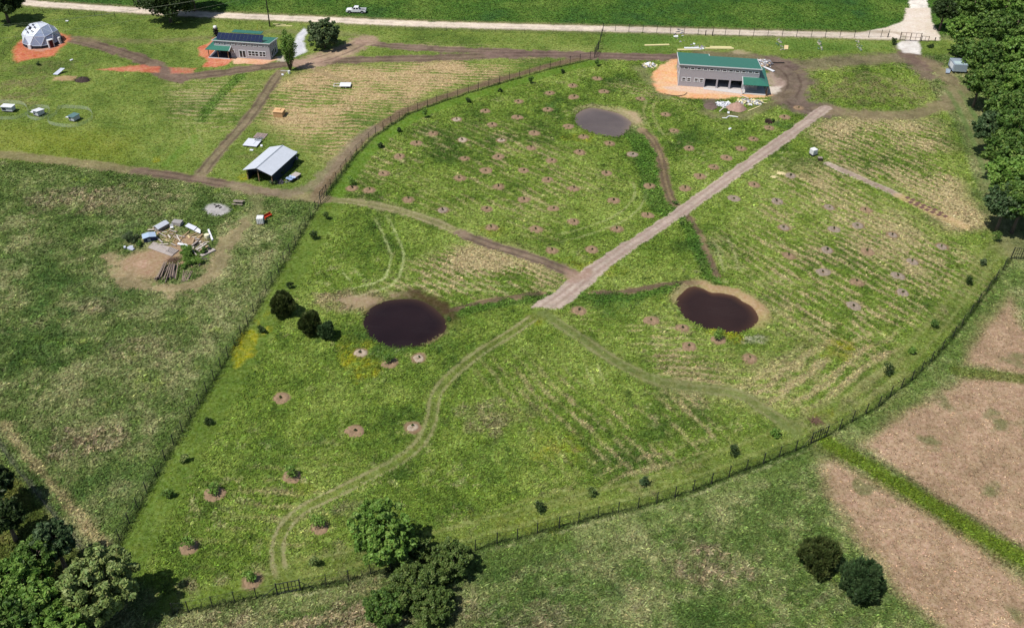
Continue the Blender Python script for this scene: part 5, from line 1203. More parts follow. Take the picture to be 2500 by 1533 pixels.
# plywood crate hut
PLY = mat('plywood', srgb(222, 180, 132, G), .8, .1, 1.5)
t = thing('plywood_box', 'tan plywood box with a raised hatch on its lid, on the straw rows', 'crate', at(450 + 1075 / 4.928, 1410 / 4.928), math.radians(-6))
m = MB(); m.b2(0, 2.2, 0, 2.2, 0, 1.25); m.build('body', mat('plywood_side', srgb(196, 156, 112, G), .8, .12, 1.5), t, bevel=.02); m = MB(); m.b2(-.12, 2.32, -.12, 2.32, 1.252, 1.36); m.build('lid', PLY, t, bevel=.02)
m = MB(); m.b2(.5, 1.5, .9, 1.8, 1.362, 1.56); m.build('hatch', PLY, t, bevel=.03)
# chicken coops and their net rings
def coop(label, px, py, w, d, h, rz, roofm, ramp, high=0.0):
    t = thing('chicken_coop', label, 'chicken coop', at(px, py), rz, 'white chicken coops on the lawn')
    m = MB(); m.b2(0, w, 0, d, .3, h); m.build('body', mat('white_boards', srgb(206, 208, 218, G), .6, .06), t)
    m = MB(); quad_slab(m, (-.15, -.25, h + .05 + high), (w + .15, -.25, h + .05 + high), (w + .15, d + .15, h + .02), (-.15, d + .15, h + .02), .06); m.build('roof', roofm, t)
    m = MB(); m.b2(.15, w * .4, -.03, -.004, .5, h - .25); m.build('door', mat('coop_dark', (.03, .035, .05), .7), t)
    for x in (.1, w - .1):
        for y in (.1, d - .1): MB().b2(x - .05, x + .05, y - .05, y + .05, 0, .3).build('leg', POSTW, t)
    if ramp:
        m = MB(); quad_slab(m, (-.9, -.1, .85), (-.02, -.1, h - .35), (-.02, d * .75, h - .35), (-.9, d * .75, .85), .05); m.build('nest_lid', WHITE, t)
    return t
coop('long white coop with a flat white roof, leftmost of the three coops', 6, 150 + 1042 / 8.396, 2.6, 1.5, 1.35, math.radians(-5), WHITE, False)
coop('white coop with a tilted white roof, middle one of the three coops', 700 / 8.396, 150 + 1125 / 8.396, 1.5, 1.9, 1.2, math.radians(-24), WHITE, True, .25)
coop('white coop with a grey green roof, rightmost of the three coops', 1425 / 8.396, 150 + 1232 / 8.396, 1.5, 1.9, 1.3, math.radians(-22), mat('coop_green_roof', srgb(96, 128, 128, G), .5), True)
def net_ring(label, pts, h=.9):
    P_ = smooth_ring(zz(0, 150, 8.396, *pts), 4); c = P_.mean(0); t = thing('net_fence', label, 'net fence', (*c, 0), 0, 'poultry nets')
    V, F = [], []
    for x, y in P_ - c: V += [(x, y, 0), (x, y, h)]
    n_ = len(P_)
    for i in range(n_): j = (i + 1) % n_; F.append((2 * i, 2 * j, 2 * j + 1, 2 * i + 1))
    np_obj('netting', V, F, WIREM, t)
    for x, y in (P_ - c)[::4]: MB().tube([(x, y, 0), (x, y, h + .1)], .02, 4).build('post', mat('net_post', srgb(210, 214, 206, G), .6), t)
net_ring('pale net fence round the leftmost coop, cut by the frame edge', [(-200, 1180), (0, 1200), (300, 1190), (540, 1120), (580, 1040), (540, 940), (400, 880), (0, 860), (-200, 900)])
net_ring('pale net fence round the middle coop', [(575, 1150), (720, 1210), (900, 1190), (1020, 1060), (1000, 980), (740, 960), (610, 1060)])
net_ring('pale net fence round the rightmost coop', [(1000, 1200), (1020, 1290), (1300, 1350), (1600, 1340), (1900, 1180), (1820, 1010), (1500, 970), (1220, 980), (1160, 1090)])
# tanks in cages
def tote(label, px, py, rz, s=1.2, dark=False):
    t = thing('water_tank', label, 'water tank', at(px, py), rz)
    z0 = .42 if dark else .14
    m = MB(); m.box((0, 0, z0 + s * .5), (s, s, s)); m.build('tank', WPL, t, bevel=.12)
    m = MB()
    for x in np.linspace(-.5, .5, 5):
        for sg in (-1, 1): m.tube([(x * s * 1.02, sg * s * .52, z0), (x * s * 1.02, sg * s * .52, z0 + s)], .018, 4); m.tube([(sg * s * .52, x * s * 1.02, z0), (sg * s * .52, x * s * 1.02, z0 + s)], .018, 4)
    m.build('cage', STEEL, t)
    m = MB(); m.box((0, 0, z0 / 2), (s * 1.04, s * 1.04, z0 - .01) if not dark else (s * .9, s * .9, z0 - .01)); m.build('pallet', BLACK if dark else POSTW, t)
    MB().tube([(0, 0, z0 + s), (0, 0, z0 + s + .06)], .1, 10).build('cap', WPL, t)
    return t
tote('white caged water tank beside the red bench on the grass', 637, 545, .1, 1.35)
tote('white water tank on black blocks at the head of the gravel bed', 1984, 380, .5, 1.3, True)
t = thing('red_bench', 'red wooden bench behind the white water tank', 'bench', at(655, 532), math.radians(52))
REDP = mat('red_paint', srgb(196, 62, 34, G), .6, .1)
m = MB(); m.b2(-.9, .9, -.2, .2, .42, .5); m.build('seat', REDP, t); m = MB(); m.b2(-.9, .9, .2, .27, .5, .95); m.build('backrest', REDP, t)
for x in (-.75, .75): MB().b2(x - .05, x + .05, -.18, .18, 0, .42).build('leg', REDP, t)
t = thing('stump_stack', 'dark brown wooden pump stand right of the tank on black blocks', 'pump stand', at(2001, 392))
m = MB(); m.b2(-.4, .4, -.35, .35, 0, .7); m.build('box', mat('dark_wood', srgb(74, 60, 46, G), .9, .3), t); m = MB(); m.b2(-.5, .5, -.45, .45, .702, .78); m.build('lid', DEADWOOD, t)
# picnic table, fire pit logs
t = thing('picnic_table', 'weathered grey picnic table beside the ash circle', 'picnic table', at(500 + 358 / 4.318, 250 + 1075 / 4.318), math.radians(-4))
m = MB()
for y in (-.3, -.1, .1, .3): m.b2(-1.0, 1.0, y - .09, y + .09, .72, .76)
m.build('tabletop', DEADWOOD, t)
for s in (-1, 1): MB().b2(-1.1, 1.1, s * .75 - .13, s * .75 + .13, .43, .47).build('seat', DEADWOOD, t)
for x in (-.7, .7):
    m = MB(); m.tube([(x, -.7, 0), (x, .25, .72)], .05, 5); m.tube([(x, .7, 0), (x, -.25, .72)], .05, 5); m.tube([(x, -.8, .42), (x, .8, .42)], .045, 5); m.build('leg', DEADWOOD, t)
CHAR = mat('charcoal', (.015, .014, .014), .9, .3)
for i, (x0, y0, x1, y1) in enumerate(((95, 1080, 140, 1105), (110, 1112, 150, 1090), (120, 1095, 165, 1100), (150, 1120, 180, 1108))):
    a, b_ = at(500 + x0 / 4.318, 250 + y0 / 4.318), at(500 + x1 / 4.318, 250 + y1 / 4.318)
    o = MB().tube([(*a[:2], .1), (*b_[:2], .16)], .09, 6).build('burnt_log', CHAR); tag(o, 'burnt log lying in the pale ash circle', 'log', 'burnt logs in the ash circle')
# silver trailer under the trees
t = thing('silver_trailer', 'silver box trailer half hidden under the trees at the right', 'trailer', at(2170 + 1110 / 7.194, 70 + 790 / 7.194), math.radians(-4))
SILV = mat('silver_sheet', srgb(176, 190, 206, G), .35, .1, metal=.3)
m = MB(); m.b2(0, 3.6, 0, 4.6, .5, 2.5); m.build('body', SILV, t, bevel=.08); m = MB(); m.b2(.3, 3.4, .25, 2.2, 2.502, 2.62); m.build('roof_panel', mat('pale_aqua', srgb(186, 206, 208, G), .4), t)
m = MB(); m.b2(-.05, -.004, .8, 3.4, .9, 2.1); m.build('side_panel', WHITE, t)
for y in (1.4, 2.6): wheel(t, (-.05, y, .36), .36, .22, (1, 0, 0)); wheel(t, (3.65, y, .36), .36, .22, (1, 0, 0))
def sheet(name, label, cat, pts, m, z=.12, tk_=.05, group=None):
    P_ = [at(x, y)[:2] for x, y in pts]; c = np.mean(P_, 0)
    o = MB().prism([(p[0] - c[0], p[1] - c[1], 0) for p in P_], (0, 0, tk_)).build(name, m); o.location = (c[0], c[1], z); return tag(o, label, cat, group)
sheet('metal_sheet', 'pale metal sheet lying in front of the silver trailer', 'metal sheet', [(2170 + x / 7.194, 70 + y / 7.194) for x, y in ((990, 800), (1060, 805), (1095, 735), (1000, 725))], SILV, .25, .1)
# leaning white panel, dark brush heap near the dome
PALE = mat('pale_panel', srgb(196, 202, 216, G), .4, .06)
t = thing('leaning_panel', 'pale flat panel tilted on legs beside the brush heap', 'panel', at(1110 / 8.396, 150 + 290 / 8.396), math.radians(-8))
m = MB(); quad_slab(m, (-.3, 0, .2), (1.0, 0, .2), (1.9, 2.4, 1.0), (.7, 2.4, 1.0), .06); m.build('panel', PALE, t); m = MB(); m.tube([(1.2, 2.2, 0), (1.2, 2.2, .95)], .05, 5); m.build('leg', POSTW, t)
def heap(name, label, cat, px, py, rx, ry, h, m, seed, kind=None, lumps=.25):
    g = np.random.default_rng(seed); V, F = [], []; na, nrr = 20, 7
    for q in range(nrr):
        u = q / (nrr - 1)
        for k in range(na):
            a = 2 * math.pi * k / na; r = (1 - u) * (1 + g.normal(0, .07)); V.append((rx * r * math.cos(a), ry * r * math.sin(a), max(-.05, h * (math.sin(u * 1.57)) ** 1.1 * (1 + g.normal(0, lumps * .5))) if q else -.05))
    for q in range(nrr - 1):
        for k in range(na): F.append((q * na + k, q * na + (k + 1) % na, (q + 1) * na + (k + 1) % na, (q + 1) * na + k))
    o = np_obj(name, V, F, m); o.location = at(px, py); return tag(o, label, cat, None, kind)
def twig_heap(name, label, cat, px, py, rx, ry, h, n, m, seed, r=.03, ln=1.2):
    g = np.random.default_rng(seed); k = MB()
    for _ in range(n):
        a = g.uniform(0, 6.28); u = g.uniform(0, 1) ** .5; x, y = rx * u * math.cos(a), ry * u * math.sin(a); z = g.uniform(0, 1) * h * (1 - u * .8)
        b_ = g.uniform(0, 6.28); l = ln * g.uniform(.4, 1); k.tube([(x, y, z), (x + l * math.cos(b_), y + l * math.sin(b_), max(.02, z + g.uniform(-.3, .4) * h))], [r * g.uniform(.6, 1.3), r * .4], 4)
    o = k.build(name, m); o.location = at(px, py); return tag(o, label, cat)
BRUSH = mat('dark_brush', srgb(70, 58, 54, G), .95, .35, 3)
heap('soil_heap', 'dark soil heap with brush right of the leaning panel', 'soil heap', 1690 / 8.396, 150 + 400 / 8.396, 1.9, 1.5, .9, BRUSH, 3)
twig_heap('brush_pile', 'tangle of dark branches on the soil heap near the leaning panel', 'brush pile', 1690 / 8.396, 150 + 390 / 8.396, 1.9, 1.5, 1.0, 130, BRUSH, 4)
twig_heap('brush_pile', 'brown brush pile behind the first lumber stack of the lumber yard', 'brush pile', 290 + 1010 / 7.554, 520 + 880 / 7.554, 1.2, .8, .6, 110, mat('brown_brush', srgb(124, 98, 82, G), .95, .3, 3), 5)
twig_heap('brush_pile', 'dry brown brush heap left of the lower right fence gate', 'brush pile', 1850 + 400 / 2.835, 1000 + 80 / 2.835, .9, .6, .5, 90, mat('brown_brush', srgb(124, 98, 82, G)), 6)
twig_heap('pallet_scrap', 'heap of dark junk at the front corner of the barn', 'junk heap', 570 + 1240 / 10.795, 320 + 1370 / 10.795, .8, .6, .8, 120, mat('grey_junk', srgb(96, 92, 104, G), .7, .5, 4), 7, .07, .5)
# panel stack behind the barn
t = thing('panel_stack', 'stack of white roofing sheets on the grass behind the barn', 'stack', at(570 + 245 / 10.795, 320 + 420 / 10.795), math.radians(-9))
m = MB(); m.b2(0, 3.3, 0, 3.4, .35, .42); m.b2(.0, 2.2, .9, 3.4, .422, .47); m.build('sheet', mat('white_sheet', srgb(218, 222, 232, G), .4, .05), t)
m = MB()
for x in (.3, 1.6, 2.9): m.b2(x - .1, x + .1, .1, 3.3, 0, .345)
m.build('bearer', DEADWOOD, t)
t = thing('wooden_pallet', 'reddish slatted pallet behind the stack of white roofing sheets', 'pallet', at(570 + 520 / 10.795, 320 + 190 / 10.795), math.radians(-9))
m = MB()
for y in np.linspace(0, 2.2, 7): m.b2(0, 2.6, y, y + .18, .14, .18)
for x in (0, 1.2, 2.45): m.b2(x, x + .12, 0, 2.38, 0, .138)
m.build('slats', mat('pinkish_wood', srgb(180, 158, 156, G), .8, .15), t)
t = thing('lattice_panel', 'grey lattice frame on top of the white roofing sheets', 'frame', (*at(570 + 560 / 10.795, 320 + 300 / 10.795)[:2], .48), math.radians(-9))
m = MB()
for a_, b_ in (((0, 0), (1.5, 0)), ((1.5, 0), (1.5, 1.6)), ((1.5, 1.6), (0, 1.6)), ((0, 1.6), (0, 0)), ((0, 0), (1.5, 1.6)), ((.5, 0), (1.5, 1.0)), ((0, .6), (1, 1.6))): m.tube([(*a_, .05), (*b_, .05)], .05, 4)
m.build('lattice', STEEL, t)
# loaded trailer by the barn, junk sheets behind it
t = thing('loaded_trailer', 'low trailer with a bright blue tarp and grey boards beside the barn', 'trailer', at(570 + 1590 / 10.795, 320 + 1270 / 10.795), math.radians(62))
m = MB(); m.b2(-1.7, 1.7, -.8, .8, .5, .6); m.build('bed', BLACK, t); m = MB(); m.b2(-.1, 1.65, -.78, .78, .602, .78); m.build('board_load', mat('grey_boards', srgb(186, 176, 168, G), .8, .12), t)
g = np.random.default_rng(77); V, F = [], []
for i in range(9):
    for j in range(9): V.append((-1.65 + 1.5 * i / 8, -.8 + 1.6 * j / 8, .68 + .28 * math.sin(i * .9) * math.sin(j * 1.1) ** 2 + g.uniform(0, .12)))
for i in range(8):
    for j in range(8): q = i * 9 + j; F.append((q, q + 9, q + 10, q + 1))
np_obj('tarp', V, F, mat('blue_tarp', srgb(70, 150, 214, G), .4, .35, 2, rgb2=srgb(206, 214, 236, G)), t)
for s in (-1, 1): wheel(t, (.2, s * .9, .32), .32, .2)
m = MB(); m.tube([(-1.7, -.5, .5), (-2.6, 0, .42)], .05, 5); m.tube([(-1.7, .5, .5), (-2.6, 0, .42)], .05, 5); m.build('drawbar', STEEL, t)
sheet('metal_sheet', 'grey metal sheets leaning at the back corner of the barn', 'metal sheet', [(570 + x / 10.795, 320 + y / 10.795) for x, y in ((1560, 700), (1660, 720), (1700, 630), (1560, 600))], SILV, .7, .15)
sheet('board_stack', 'purplish grey boards standing along the barn side wall', 'boards', [(570 + x / 10.795, 320 + y / 10.795) for x, y in ((1490, 930), (1530, 950), (1710, 760), (1640, 730))], mat('purple_grey', srgb(120, 112, 140, G), .7, .2), .2, .3)

# --- lumber yard
def beam(name, label, cat, p0, p1, w, h, m, group=None, z=0.04, z1=None):
    a, b_ = at(*p0), at(*p1); d = b_ - a; L_ = np.hypot(d[0], d[1]); c = (a + b_) / 2
    o = MB().box((0, 0, 0), (L_, w, h), 0, 0, -math.atan2((z if z1 is None else z1) - z, L_)).build(name, m)
    o.location = (c[0], c[1], h / 2 + (z + (z if z1 is None else z1)) / 2); o.rotation_euler = (0, 0, math.atan2(d[1], d[0])); return tag(o, label, cat, group)
Y = lambda x, y: (290 + x / 7.554, 520 + y / 7.554)
LOGM = [mat('log_a', srgb(132, 116, 110, G), .9, .3, 2), mat('log_b', srgb(104, 92, 92, G), .9, .3, 2), mat('log_c', srgb(156, 138, 122, G), .9, .3, 2)]
g = np.random.default_rng(90)
for i in range(24):
    u = i / 23; bx = 665 + 380 * u; tx = 830 + 250 * u + g.normal(0, 15)
    lay_ = i % 3; a, b_ = at(*Y(bx + g.normal(0, 12), 1235 + g.normal(0, 18))), at(*Y(tx, 985 + g.normal(0, 25) - 30 * (lay_ == 2)))
    z = .12 + .2 * lay_; r_ = g.uniform(.07, .115)
    o = MB().tube([(*a[:2], z), (*b_[:2], z + g.uniform(0, .15))], [r_, r_ * .8], 7).build('log', LOGM[i % 3]); tag(o, 'weathered grey log in the big log pile of the lumber yard', 'log', 'logs of the big log pile')
for i, (x0, x1) in enumerate(((1165, 1200), (1190, 1260), (1215, 1290), (1250, 1330), (1265, 1360), (1180, 1235))):
    a, b_ = at(*Y(x0, 1280 - 6 * i)), at(*Y(x1, 1065 + 4 * i))
    o = MB().tube([(*a[:2], .1), (*b_[:2], .12)], [.09, .07], 7).build('fence_pole', LOGM[2]); tag(o, 'tan pole in the small row right of the big log pile', 'pole', 'tan poles beside the log pile')
LUM = [mat('lumber_tan', srgb(184, 156, 122, G), .85, .18, 2), mat('lumber_grey', srgb(176, 166, 160, G), .85, .18, 2), mat('lumber_pale', srgb(214, 204, 190, G), .8, .12, 2)]
for i, (x0, y0, x1, y1) in enumerate(((800, 400, 1190, 590), (815, 370, 1200, 555), (830, 340, 1200, 515), (850, 310, 1190, 475), (790, 430, 1130, 600))):
    beam('floor_joist', 'long tan joist of the timber grid in the lumber yard', 'joist', Y(x0, y0), Y(x1, y1), .11, .14, LUM[0], 'long joists of the timber grid', .02)
for i in range(7):
    u = i / 6; beam('cross_joist', 'short cross joist of the timber grid in the lumber yard', 'joist', Y(840 + 270 * u, 450 + 120 * u), Y(930 + 240 * u, 340 + 130 * u), .09, .1, LUM[0], 'cross joists of the timber grid', .16)
for i in range(8):
    u = i / 7; beam('grey_plank', 'grey plank in the low plank stack left of centre in the lumber yard', 'plank', Y(545 + 90 * u, 640 - 95 * u), Y(985 + 120 * u, 800 - 95 * u), .26, .1, LUM[1], 'grey planks of the low stack', .02 + .02 * (i % 3))
for i in range(6):
    u = i / 5; beam('deck_board', 'grey board in the tidy deck at the end of the plank stack', 'board', Y(870 + 125 * u, 720 + 55 * u), Y(960 + 140 * u, 640 + 60 * u), .2, .06, LUM[1], 'boards of the tidy deck', .17)
for x0, y0, x1, y1, lab in ((795, 490, 945, 535, 'single bright tan plank beside the timber grid'), (1270, 420, 1310, 470, 'short tan plank on the bare soil right of the timber grid')):
    beam('loose_plank', lab, 'plank', Y(x0, y0), Y(x1, y1), .3, .1, mat('fresh_tan', srgb(222, 198, 150, G), .8), None, .05)
sheet('white_board', 'white board lying across the end of the timber grid', 'board', [Y(*p) for p in ((1080, 600), (1105, 570), (1280, 605), (1265, 645))], WHITE, .25, .08)
for i, pts in enumerate((((1225, 270), (1290, 215), (1450, 285), (1390, 350)), ((1400, 360), (1460, 300), (1515, 340), (1510, 405)))):
    sheet('white_sheet', ['larger white sheet panel at the top right of the lumber yard', 'smaller white sheet panel at the top right of the lumber yard'][i], 'panel', [Y(*p) for p in pts], [MATS['white_sheet'], WHITE][i], .3, .06)
sheet('white_beam', 'white beam standing off alone at the right of the lumber yard', 'beam', [Y(*p) for p in ((1640, 330), (1670, 320), (1750, 515), (1715, 525))], WHITE, .1, .25)
o = MB().tube([(0, 0, 0), (0, 0, .7)], .5, 12).build('white_drum', mat('cream_drum', srgb(236, 230, 196, G), .5)); o.location = at(*Y(1630, 455)); tag(o, 'cream drum beside the lone white beam in the lumber yard', 'drum')
for i, (x0, y0, x1, y1) in enumerate(((1350, 620, 1460, 530), (1390, 640, 1520, 535), (1420, 690, 1590, 560), (1445, 700, 1625, 580), (1480, 725, 1660, 620), (1370, 655, 1490, 560))):
    beam('pale_timber', 'pale timber in the row of pale beams at the right of the lumber yard', 'beam', Y(x0, y0), Y(x1, y1), .28, .25, LUM[2] if i % 2 else LUM[1], 'row of pale beams', .03)
t = thing('timber_sled', 'grey timber sled carrying two dark tyres at the right of the lumber yard', 'sled', at(*Y(1645, 745)), math.atan2(1, .85))
m = MB(); m.b2(-1.5, 1.5, -.42, .42, .18, .28); m.b2(-1.5, 1.5, -.4, -.3, 0, .178); m.b2(-1.5, 1.5, .3, .4, 0, .178); m.build('deck', LUM[1], t)
for i, (x, y) in enumerate(((1610, 745), (1680, 690))):
    o = MB().tube([(0, 0, 0), (0, 0, .22)], .34, 14).build('tyre', BLACK); p = at(*Y(x, y)); o.location = (p[0], p[1], .29); tag(o, ['lower of two dark tyres on the grey timber sled', 'upper of two dark tyres on the grey timber sled'][i], 'tyre')
def yshed(label, px, py, w, d, h, rz, roofm, wallm, gable=.5):
    t = thing('small_shed', label, 'shed', at(px, py), rz)
    m = MB(); m.b2(0, w, 0, d, 0, h); m.build('wall', wallm, t)
    m = MB(); quad_slab(m, (-.15, -.15, h + .03), (w * .5, -.15, h + gable), (w * .5, d + .15, h + gable), (-.15, d + .15, h + .03), .05); quad_slab(m, (w * .5 + .002, -.15, h + gable), (w + .15, -.15, h + .03), (w + .15, d + .15, h + .03), (w * .5 + .002, d + .15, h + gable), .05); m.build('roof', roofm, t)
    m = MB(); m.b2(w * .3, w * .55, -.03, -.003, .1, h * .8); m.build('door', mat('pale_door', srgb(170, 176, 184, G), .6, .2), t)
    return t
yshed('small shed with a white tin roof at the top of the lumber yard', *Y(660, 335), 1.3, 2.5, .9, math.radians(-32), TIN, DEADWOOD, .45)
yshed('low blue walled shed with a pale blue roof in the lumber yard', *Y(475, 560), 2.2, 1.5, 1.0, math.radians(24), mat('pale_blue_tin', srgb(172, 192, 216, G), .5, .06), mat('navy_wall', srgb(40, 54, 96, G), .7, .3, 2), .25)
t = thing('slab_stack', 'stack of grey slabs right of the small white roofed shed', 'stack', at(*Y(1090, 215)), math.radians(-12))
for k in range(4): MB().box((random.uniform(-.1, .1), random.uniform(-.1, .1), .1 + .2 * k), (1.9, 1.3, .16), random.uniform(-.1, .1)).build('slab', [LUM[1], mat('slab_grey', srgb(160, 156, 154, G), .85, .15)][k % 2], t)
t = thing('boulder_pile', 'pale grey rubble heap left of the bushes in the lumber yard', 'rubble', at(*Y(225, 670)))
g = np.random.default_rng(95)
for k in range(7): MB().box((g.normal(0, .45), g.normal(0, .3), .18), (g.uniform(.4, .9), g.uniform(.3, .7), g.uniform(.25, .45)), g.uniform(0, 3), g.uniform(-.3, .3)).build('rubble_block', PALE, t, bevel=.06)
twig_heap('timber_scrap', 'heap of broken pale timber below the bushes in the lumber yard', 'scrap', *Y(1230, 950), 1.3, .7, .35, 40, LUM[0], 12, .07, 1.4)
beam('tee_bar', 'dark T shaped bar leaning below the bright bush in the lumber yard', 'bar', Y(1475, 1000), Y(1560, 910), .1, .1, LOGM[1], None, .05, .8)
beam('grey_post', 'dark short plank crossing the T shaped bar in the lumber yard', 'plank', Y(1500, 905), Y(1640, 910), .2, .1, LOGM[1], None, .75)
t = thing('white_chair', 'white plastic chair between the slab stack and the small sheds', 'chair', at(*Y(985, 300)), .3)
m = MB(); m.b2(-.3, .3, -.3, .3, .42, .48); m.build('seat', WPL, t); m = MB(); m.b2(-.3, .3, .24, .3, .482, 1.0); m.build('backrest', WPL, t)
for x in (-.25, .25):
    for y in (-.25, .25): MB().b2(x - .03, x + .03, y - .03, y + .03, 0, .42).build('leg', WPL, t)

# --- building scraps around the garage
GD = lambda x, y: (1600 + x / 7.467, 110 + y / 7.467)
def scrap(label, cx, cy, rx, ry, h, n, mats, seed, tall_=.25):
    g = np.random.default_rng(seed); t = thing('scrap_heap', label, 'scrap heap', at(cx, cy))
    for mi, mt in enumerate(mats):
        k = MB()
        for _ in range(n // len(mats)):
            a = g.uniform(0, 6.28); u = g.uniform(0, 1) ** .6
            k.box((rx * u * math.cos(a), ry * u * math.sin(a), .05 + g.uniform(0, 1) * h * (1 - u * .7)), (g.uniform(.4, 1.5), g.uniform(.15, .7), .04), g.uniform(0, 3.14), g.uniform(-.45, .45), g.uniform(-.4, .4))
        k.build(['white_offcuts', 'timber_offcuts', 'grey_offcuts'][mi], mt, t)
    return t
GRY = mat('grey_scrap', srgb(150, 146, 150, G), .7, .3, 2)
YEL = mat('yellow_lumber', srgb(226, 214, 158, G), .75, .1, 2)
scrap('white scrap heap at the left edge of the orange sand', 1450 + 670 / 4.928, 795 / 4.928, 2.0, 1.6, .7, 60, (WHITE, YEL, GRY), 21)
scrap('white and dark scrap heap behind the right end of the garage', 1450 + 2040 / 4.928, 770 / 4.928, 2.4, 2.6, .8, 90, (WHITE, LUM[0], GRY), 22)
scrap('white scrap heap left of the soil pile in front of the garage', *GD(1240, 1090), 1.7, 1.4, .6, 70, (WHITE, MATS['white_sheet']), 23)
scrap('white and yellow scrap heap between the porch and the soil pile', *GD(1720, 1050), 3.4, 1.8, .5, 110, (WHITE, YEL, GRY), 24)
heap('soil_pile', 'pinkish brown soil pile among scraps in front of the garage', 'soil pile', *GD(1480, 1160), 2.6, 2.0, 1.5, mat('pile_soil', srgb(172, 140, 126, G), .95, .25, 2, bump=.6), 25)
heap('twig_mound', 'low dark brown mound left of the soil pile by the garage', 'mound', *GD(1010, 1120), 1.9, 2.2, .4, mat('mound_soil', srgb(108, 92, 84, G), .95, .3, 2, bump=.6), 26)
for i, (x0, y0, x1, y1, lab) in enumerate(((1520, 1015, 2040, 1012, 'long yellow board lying across the scrap below the porch'), (1650, 1050, 2025, 1072, 'second yellow board just below the long one by the porch'), (1690, 1215, 1910, 1125, 'yellow board pointing down left right of the soil pile'), (1165, 1225, 1245, 1150, 'short pale board left of the soil pile'), (1540, 925, 1700, 985, 'pale pole lying on the sand below the garage doors'))):
    beam('yellow_board', lab, 'board', GD(x0, y0), GD(x1, y1), .25, .1, YEL if i < 3 else LUM[2], None, .1)
sheet('white_card', 'small white square lying below the soil pile', 'panel', [GD(*p) for p in ((1310, 1255), (1350, 1258), (1352, 1225), (1312, 1222))], WHITE, .08, .06)
w_ = [at(*GD(*p)) for p in ((1215, 1340), (1290, 1345), (1340, 1305), (1420, 1315), (1505, 1325))]
o = MB().tube([(p[0], p[1], .14) for p in w_], [.12, .16, .14, .16, .12], 6).build('white_gutter', WHITE); tag(o, 'bent white gutter strip lying on the grass below the soil pile', 'gutter')
o = MB().tube([tuple(at(*GD(x, y))[:2]) + (z,) for x, y, z in ((165, 890, .05), (230, 920, .1), (400, 938, .1), (520, 925, .12), (575, 890, .3))], .08, 6).build('dark_pipe', CHAR); tag(o, 'long dark bent pipe along the lower edge of the orange sand', 'pipe')
for i, (x0, y0, x1, y1, lab) in enumerate(((610, 555, 905, 547, 'pair of long yellow boards left of the garage by the road fence'), (1005, 608, 1270, 605, 'yellow boards just behind the garage roof'), (1395, 573, 1655, 578, 'upper yellow lumber lying behind the garage'), (1335, 590, 1680, 592, 'lower longer yellow lumber lying behind the garage'))):
    beam('yellow_lumber', lab, 'lumber', (1450 + x0 / 4.928, y0 / 4.928), (1450 + x1 / 4.928, y1 / 4.928), .7, .2, YEL, None, .05)
beam('white_lumber', 'white board bundle on the yellow boards behind the garage roof', 'lumber', (1450 + 1085 / 4.928, 598 / 4.928), (1450 + 1260 / 4.928, 598 / 4.928), .8, .2, WHITE, None, .3)
scrap('thin scatter of white scraps behind the garage roof', 1450 + 1240 / 4.928, 570 / 4.928, 2.0, 2.4, .3, 16, (WHITE, GRY), 27)
scrap('thin scatter of white scraps near the road fence behind the garage', 1450 + 1030 / 4.928, 430 / 4.928, 1.4, 5.5, .25, 16, (WHITE, GRY), 28)
beam('black_bar', 'long black bar lying right of the scrap heap behind the garage', 'bar', GD(2110, 335), GD(2350, 337), .25, .2, CHAR, None, .05)
sheet('white_plank', 'wide white plank lying right of the garage porch roof', 'plank', [GD(*p) for p in ((1950, 410), (1990, 405), (2180, 490), (2140, 505))], WHITE, .15, .1)
for i, (x0, y0, x1, y1, lab) in enumerate(((1070, 297, 1225, 305, 'upper pale board by the foot of the utility pole'), (1100, 322, 1300, 320, 'lower pale board by the foot of the utility pole'))):
    beam('pale_board', lab, 'board', (450 + x0 / 4.928, y0 / 4.928), (450 + x1 / 4.928, y1 / 4.928), .35, .1, YEL, None, .06)
# row of small beds by the road fence
for i, (x0, y0, x1, y1, lab) in enumerate(((110, 150, 175, 300, 'leftmost of three straw and stone strips by the road fence'), (665, 150, 700, 305, 'middle of three straw and stone strips by the road fence'), (1185, 170, 1240, 320, 'rightmost of three straw and stone strips by the road fence'))):
    t = thing('stone_strip', lab, 'stone strip', at(1880 + x0 / 5.6, 70 + y0 / 5.6)); a, b_ = at(1880 + x0 / 5.6, 70 + y0 / 5.6), at(1880 + x1 / 5.6, 70 + y1 / 5.6); g = np.random.default_rng(700 + i)
    k, k2 = MB(), MB()
    for j in range(26):
        u = g.uniform(0, 1); p = (b_ - a) * u; (k if g.uniform() < .6 else k2).box((p[0] + g.normal(0, .3), p[1] + g.normal(0, .2), .1), (g.uniform(.2, .6), g.uniform(.2, .5), g.uniform(.1, .3)), g.uniform(0, 3), g.uniform(-.4, .4))
    k.build('stone', mat('strip_stone', srgb(170, 164, 146, G), .9, .2), t); k2.build('straw', mat('strip_green', srgb(96, 124, 96, G), .9, .3), t)
sheet('tan_board', 'tan board beside the leftmost straw and stone strip', 'board', [(1880 + x / 5.6, 70 + y / 5.6) for x, y in ((190, 290), (245, 292), (250, 238), (195, 235))], mat('fresh_tan', (1, 1, 1)), .1, .06)
for i, (x, y, lab) in enumerate(((1690, 180, 'dark leafy shrub left of the white gravel apron'), (2195, 265, 'low dark shrub in bare soil right of the white gravel apron'))):
    bush('gate_shrub', lab, 'shrub', 1880 + x / 5.6, 70 + (y + 40 * (i == 0)) / 5.6, .9, 2.0 if i == 0 else .9, 'dark', 900, .12, 720 + i)
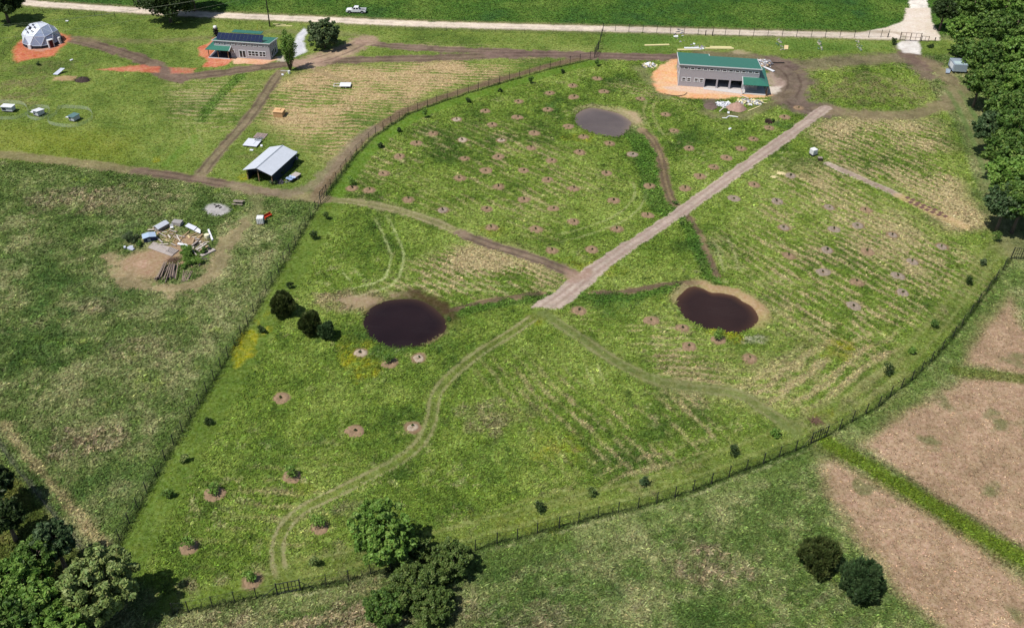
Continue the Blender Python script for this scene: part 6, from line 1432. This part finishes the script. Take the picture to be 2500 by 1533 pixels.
# pits beside the gravel bed
PITM = mat('pit_soil', srgb(112, 84, 74, G), .95, .3, 3)
for i, (x, y) in enumerate(((1060, 782), (1085, 820), (1130, 840), (1105, 800), (1150, 825), (1195, 845), (1240, 860), (1220, 882), (1265, 900), (1318, 922), (1335, 905), (1285, 880), (1175, 862), (1370, 935))):
    p = at(1900 + x / 3.358, 250 + y / 3.358); o = MB().box((0, 0, .02), (1.0, .75, .06), .5 + random.uniform(-.1, .1)).build('planting_pit', PITM); o.location = p; tag(o, 'small dark planting pit in the double row beyond the gravel bed', 'planting pit', 'planting pits in a double row')
# little things under the upright tree, lone bits
t = thing('white_bucket', 'white bucket at the foot of the upright tree', 'bucket', at(450 + 1262 / 4.928, 888 / 4.928)); MB().tube([(0, 0, 0), (0, 0, .75)], [.3, .36], 12).build('pail', WPL, t); MB().tube([(.34 * math.cos(a), 0, .72 + .3 * math.sin(a)) for a in np.linspace(0, 3.14, 8)], .02, 4).build('handle', STEEL, t)
beam('white_pole', 'thin white pole on the grass left of the white bucket', 'pole', (450 + 1160 / 4.928, 860 / 4.928), (450 + 1250 / 4.928, 862 / 4.928), .1, .1, WHITE, None, .05)
for i, (x, y, lab) in enumerate(((164, 53, 'small white block on the lawn right of the dome'), (175, 148, 'small white block below the dome near a weed clump'), (690, 184, 'small white block below the white bucket'), (614.5, 368, 'small white block left of the barn'), (1782, 316, 'small white block on the orchard grass left of the dark pit'), (638.6, 357.5, 'small pale block between the barn and the white roofing sheets'))):
    o = MB().box((0, 0, .12), (.8, .5, .25), i).build('white_block', WHITE, bevel=.04); o.location = at(x, y); tag(o, lab, 'block')
heap('straw_heap', 'pale straw heap right of the lane, upper of two', 'straw heap', 1880 * K, 418 * K, 1.2, .8, .35, mat('straw', srgb(214, 198, 152, G), .95, .15, 4, bump=.6), 31)
heap('straw_heap', 'pale straw heap right of the lane, lower of two', 'straw heap', 1862 * K, 427 * K, .9, .7, .3, mat('straw', (1, 1, 1)), 32)

g = np.random.default_rng(777)
for i in range(34):                                   # loose boards all over the yard
    x, y = g.uniform(430, 1620), 0; y = g.uniform(330, 640) + max(0, x - 1100) * .42
    a_ = g.uniform(-.6, .6) + (.5 if i % 3 else -.8); l_ = g.uniform(60, 190)
    beam('scrap_board', 'pale weathered scrap board lying loose among the lumber', 'board', Y(x, y), Y(x + l_ * math.cos(a_), y + l_ * math.sin(a_)), g.uniform(.12, .3), .06, LUM[i % 3], 'loose scrap boards in the lumber yard', g.uniform(.18, .34))
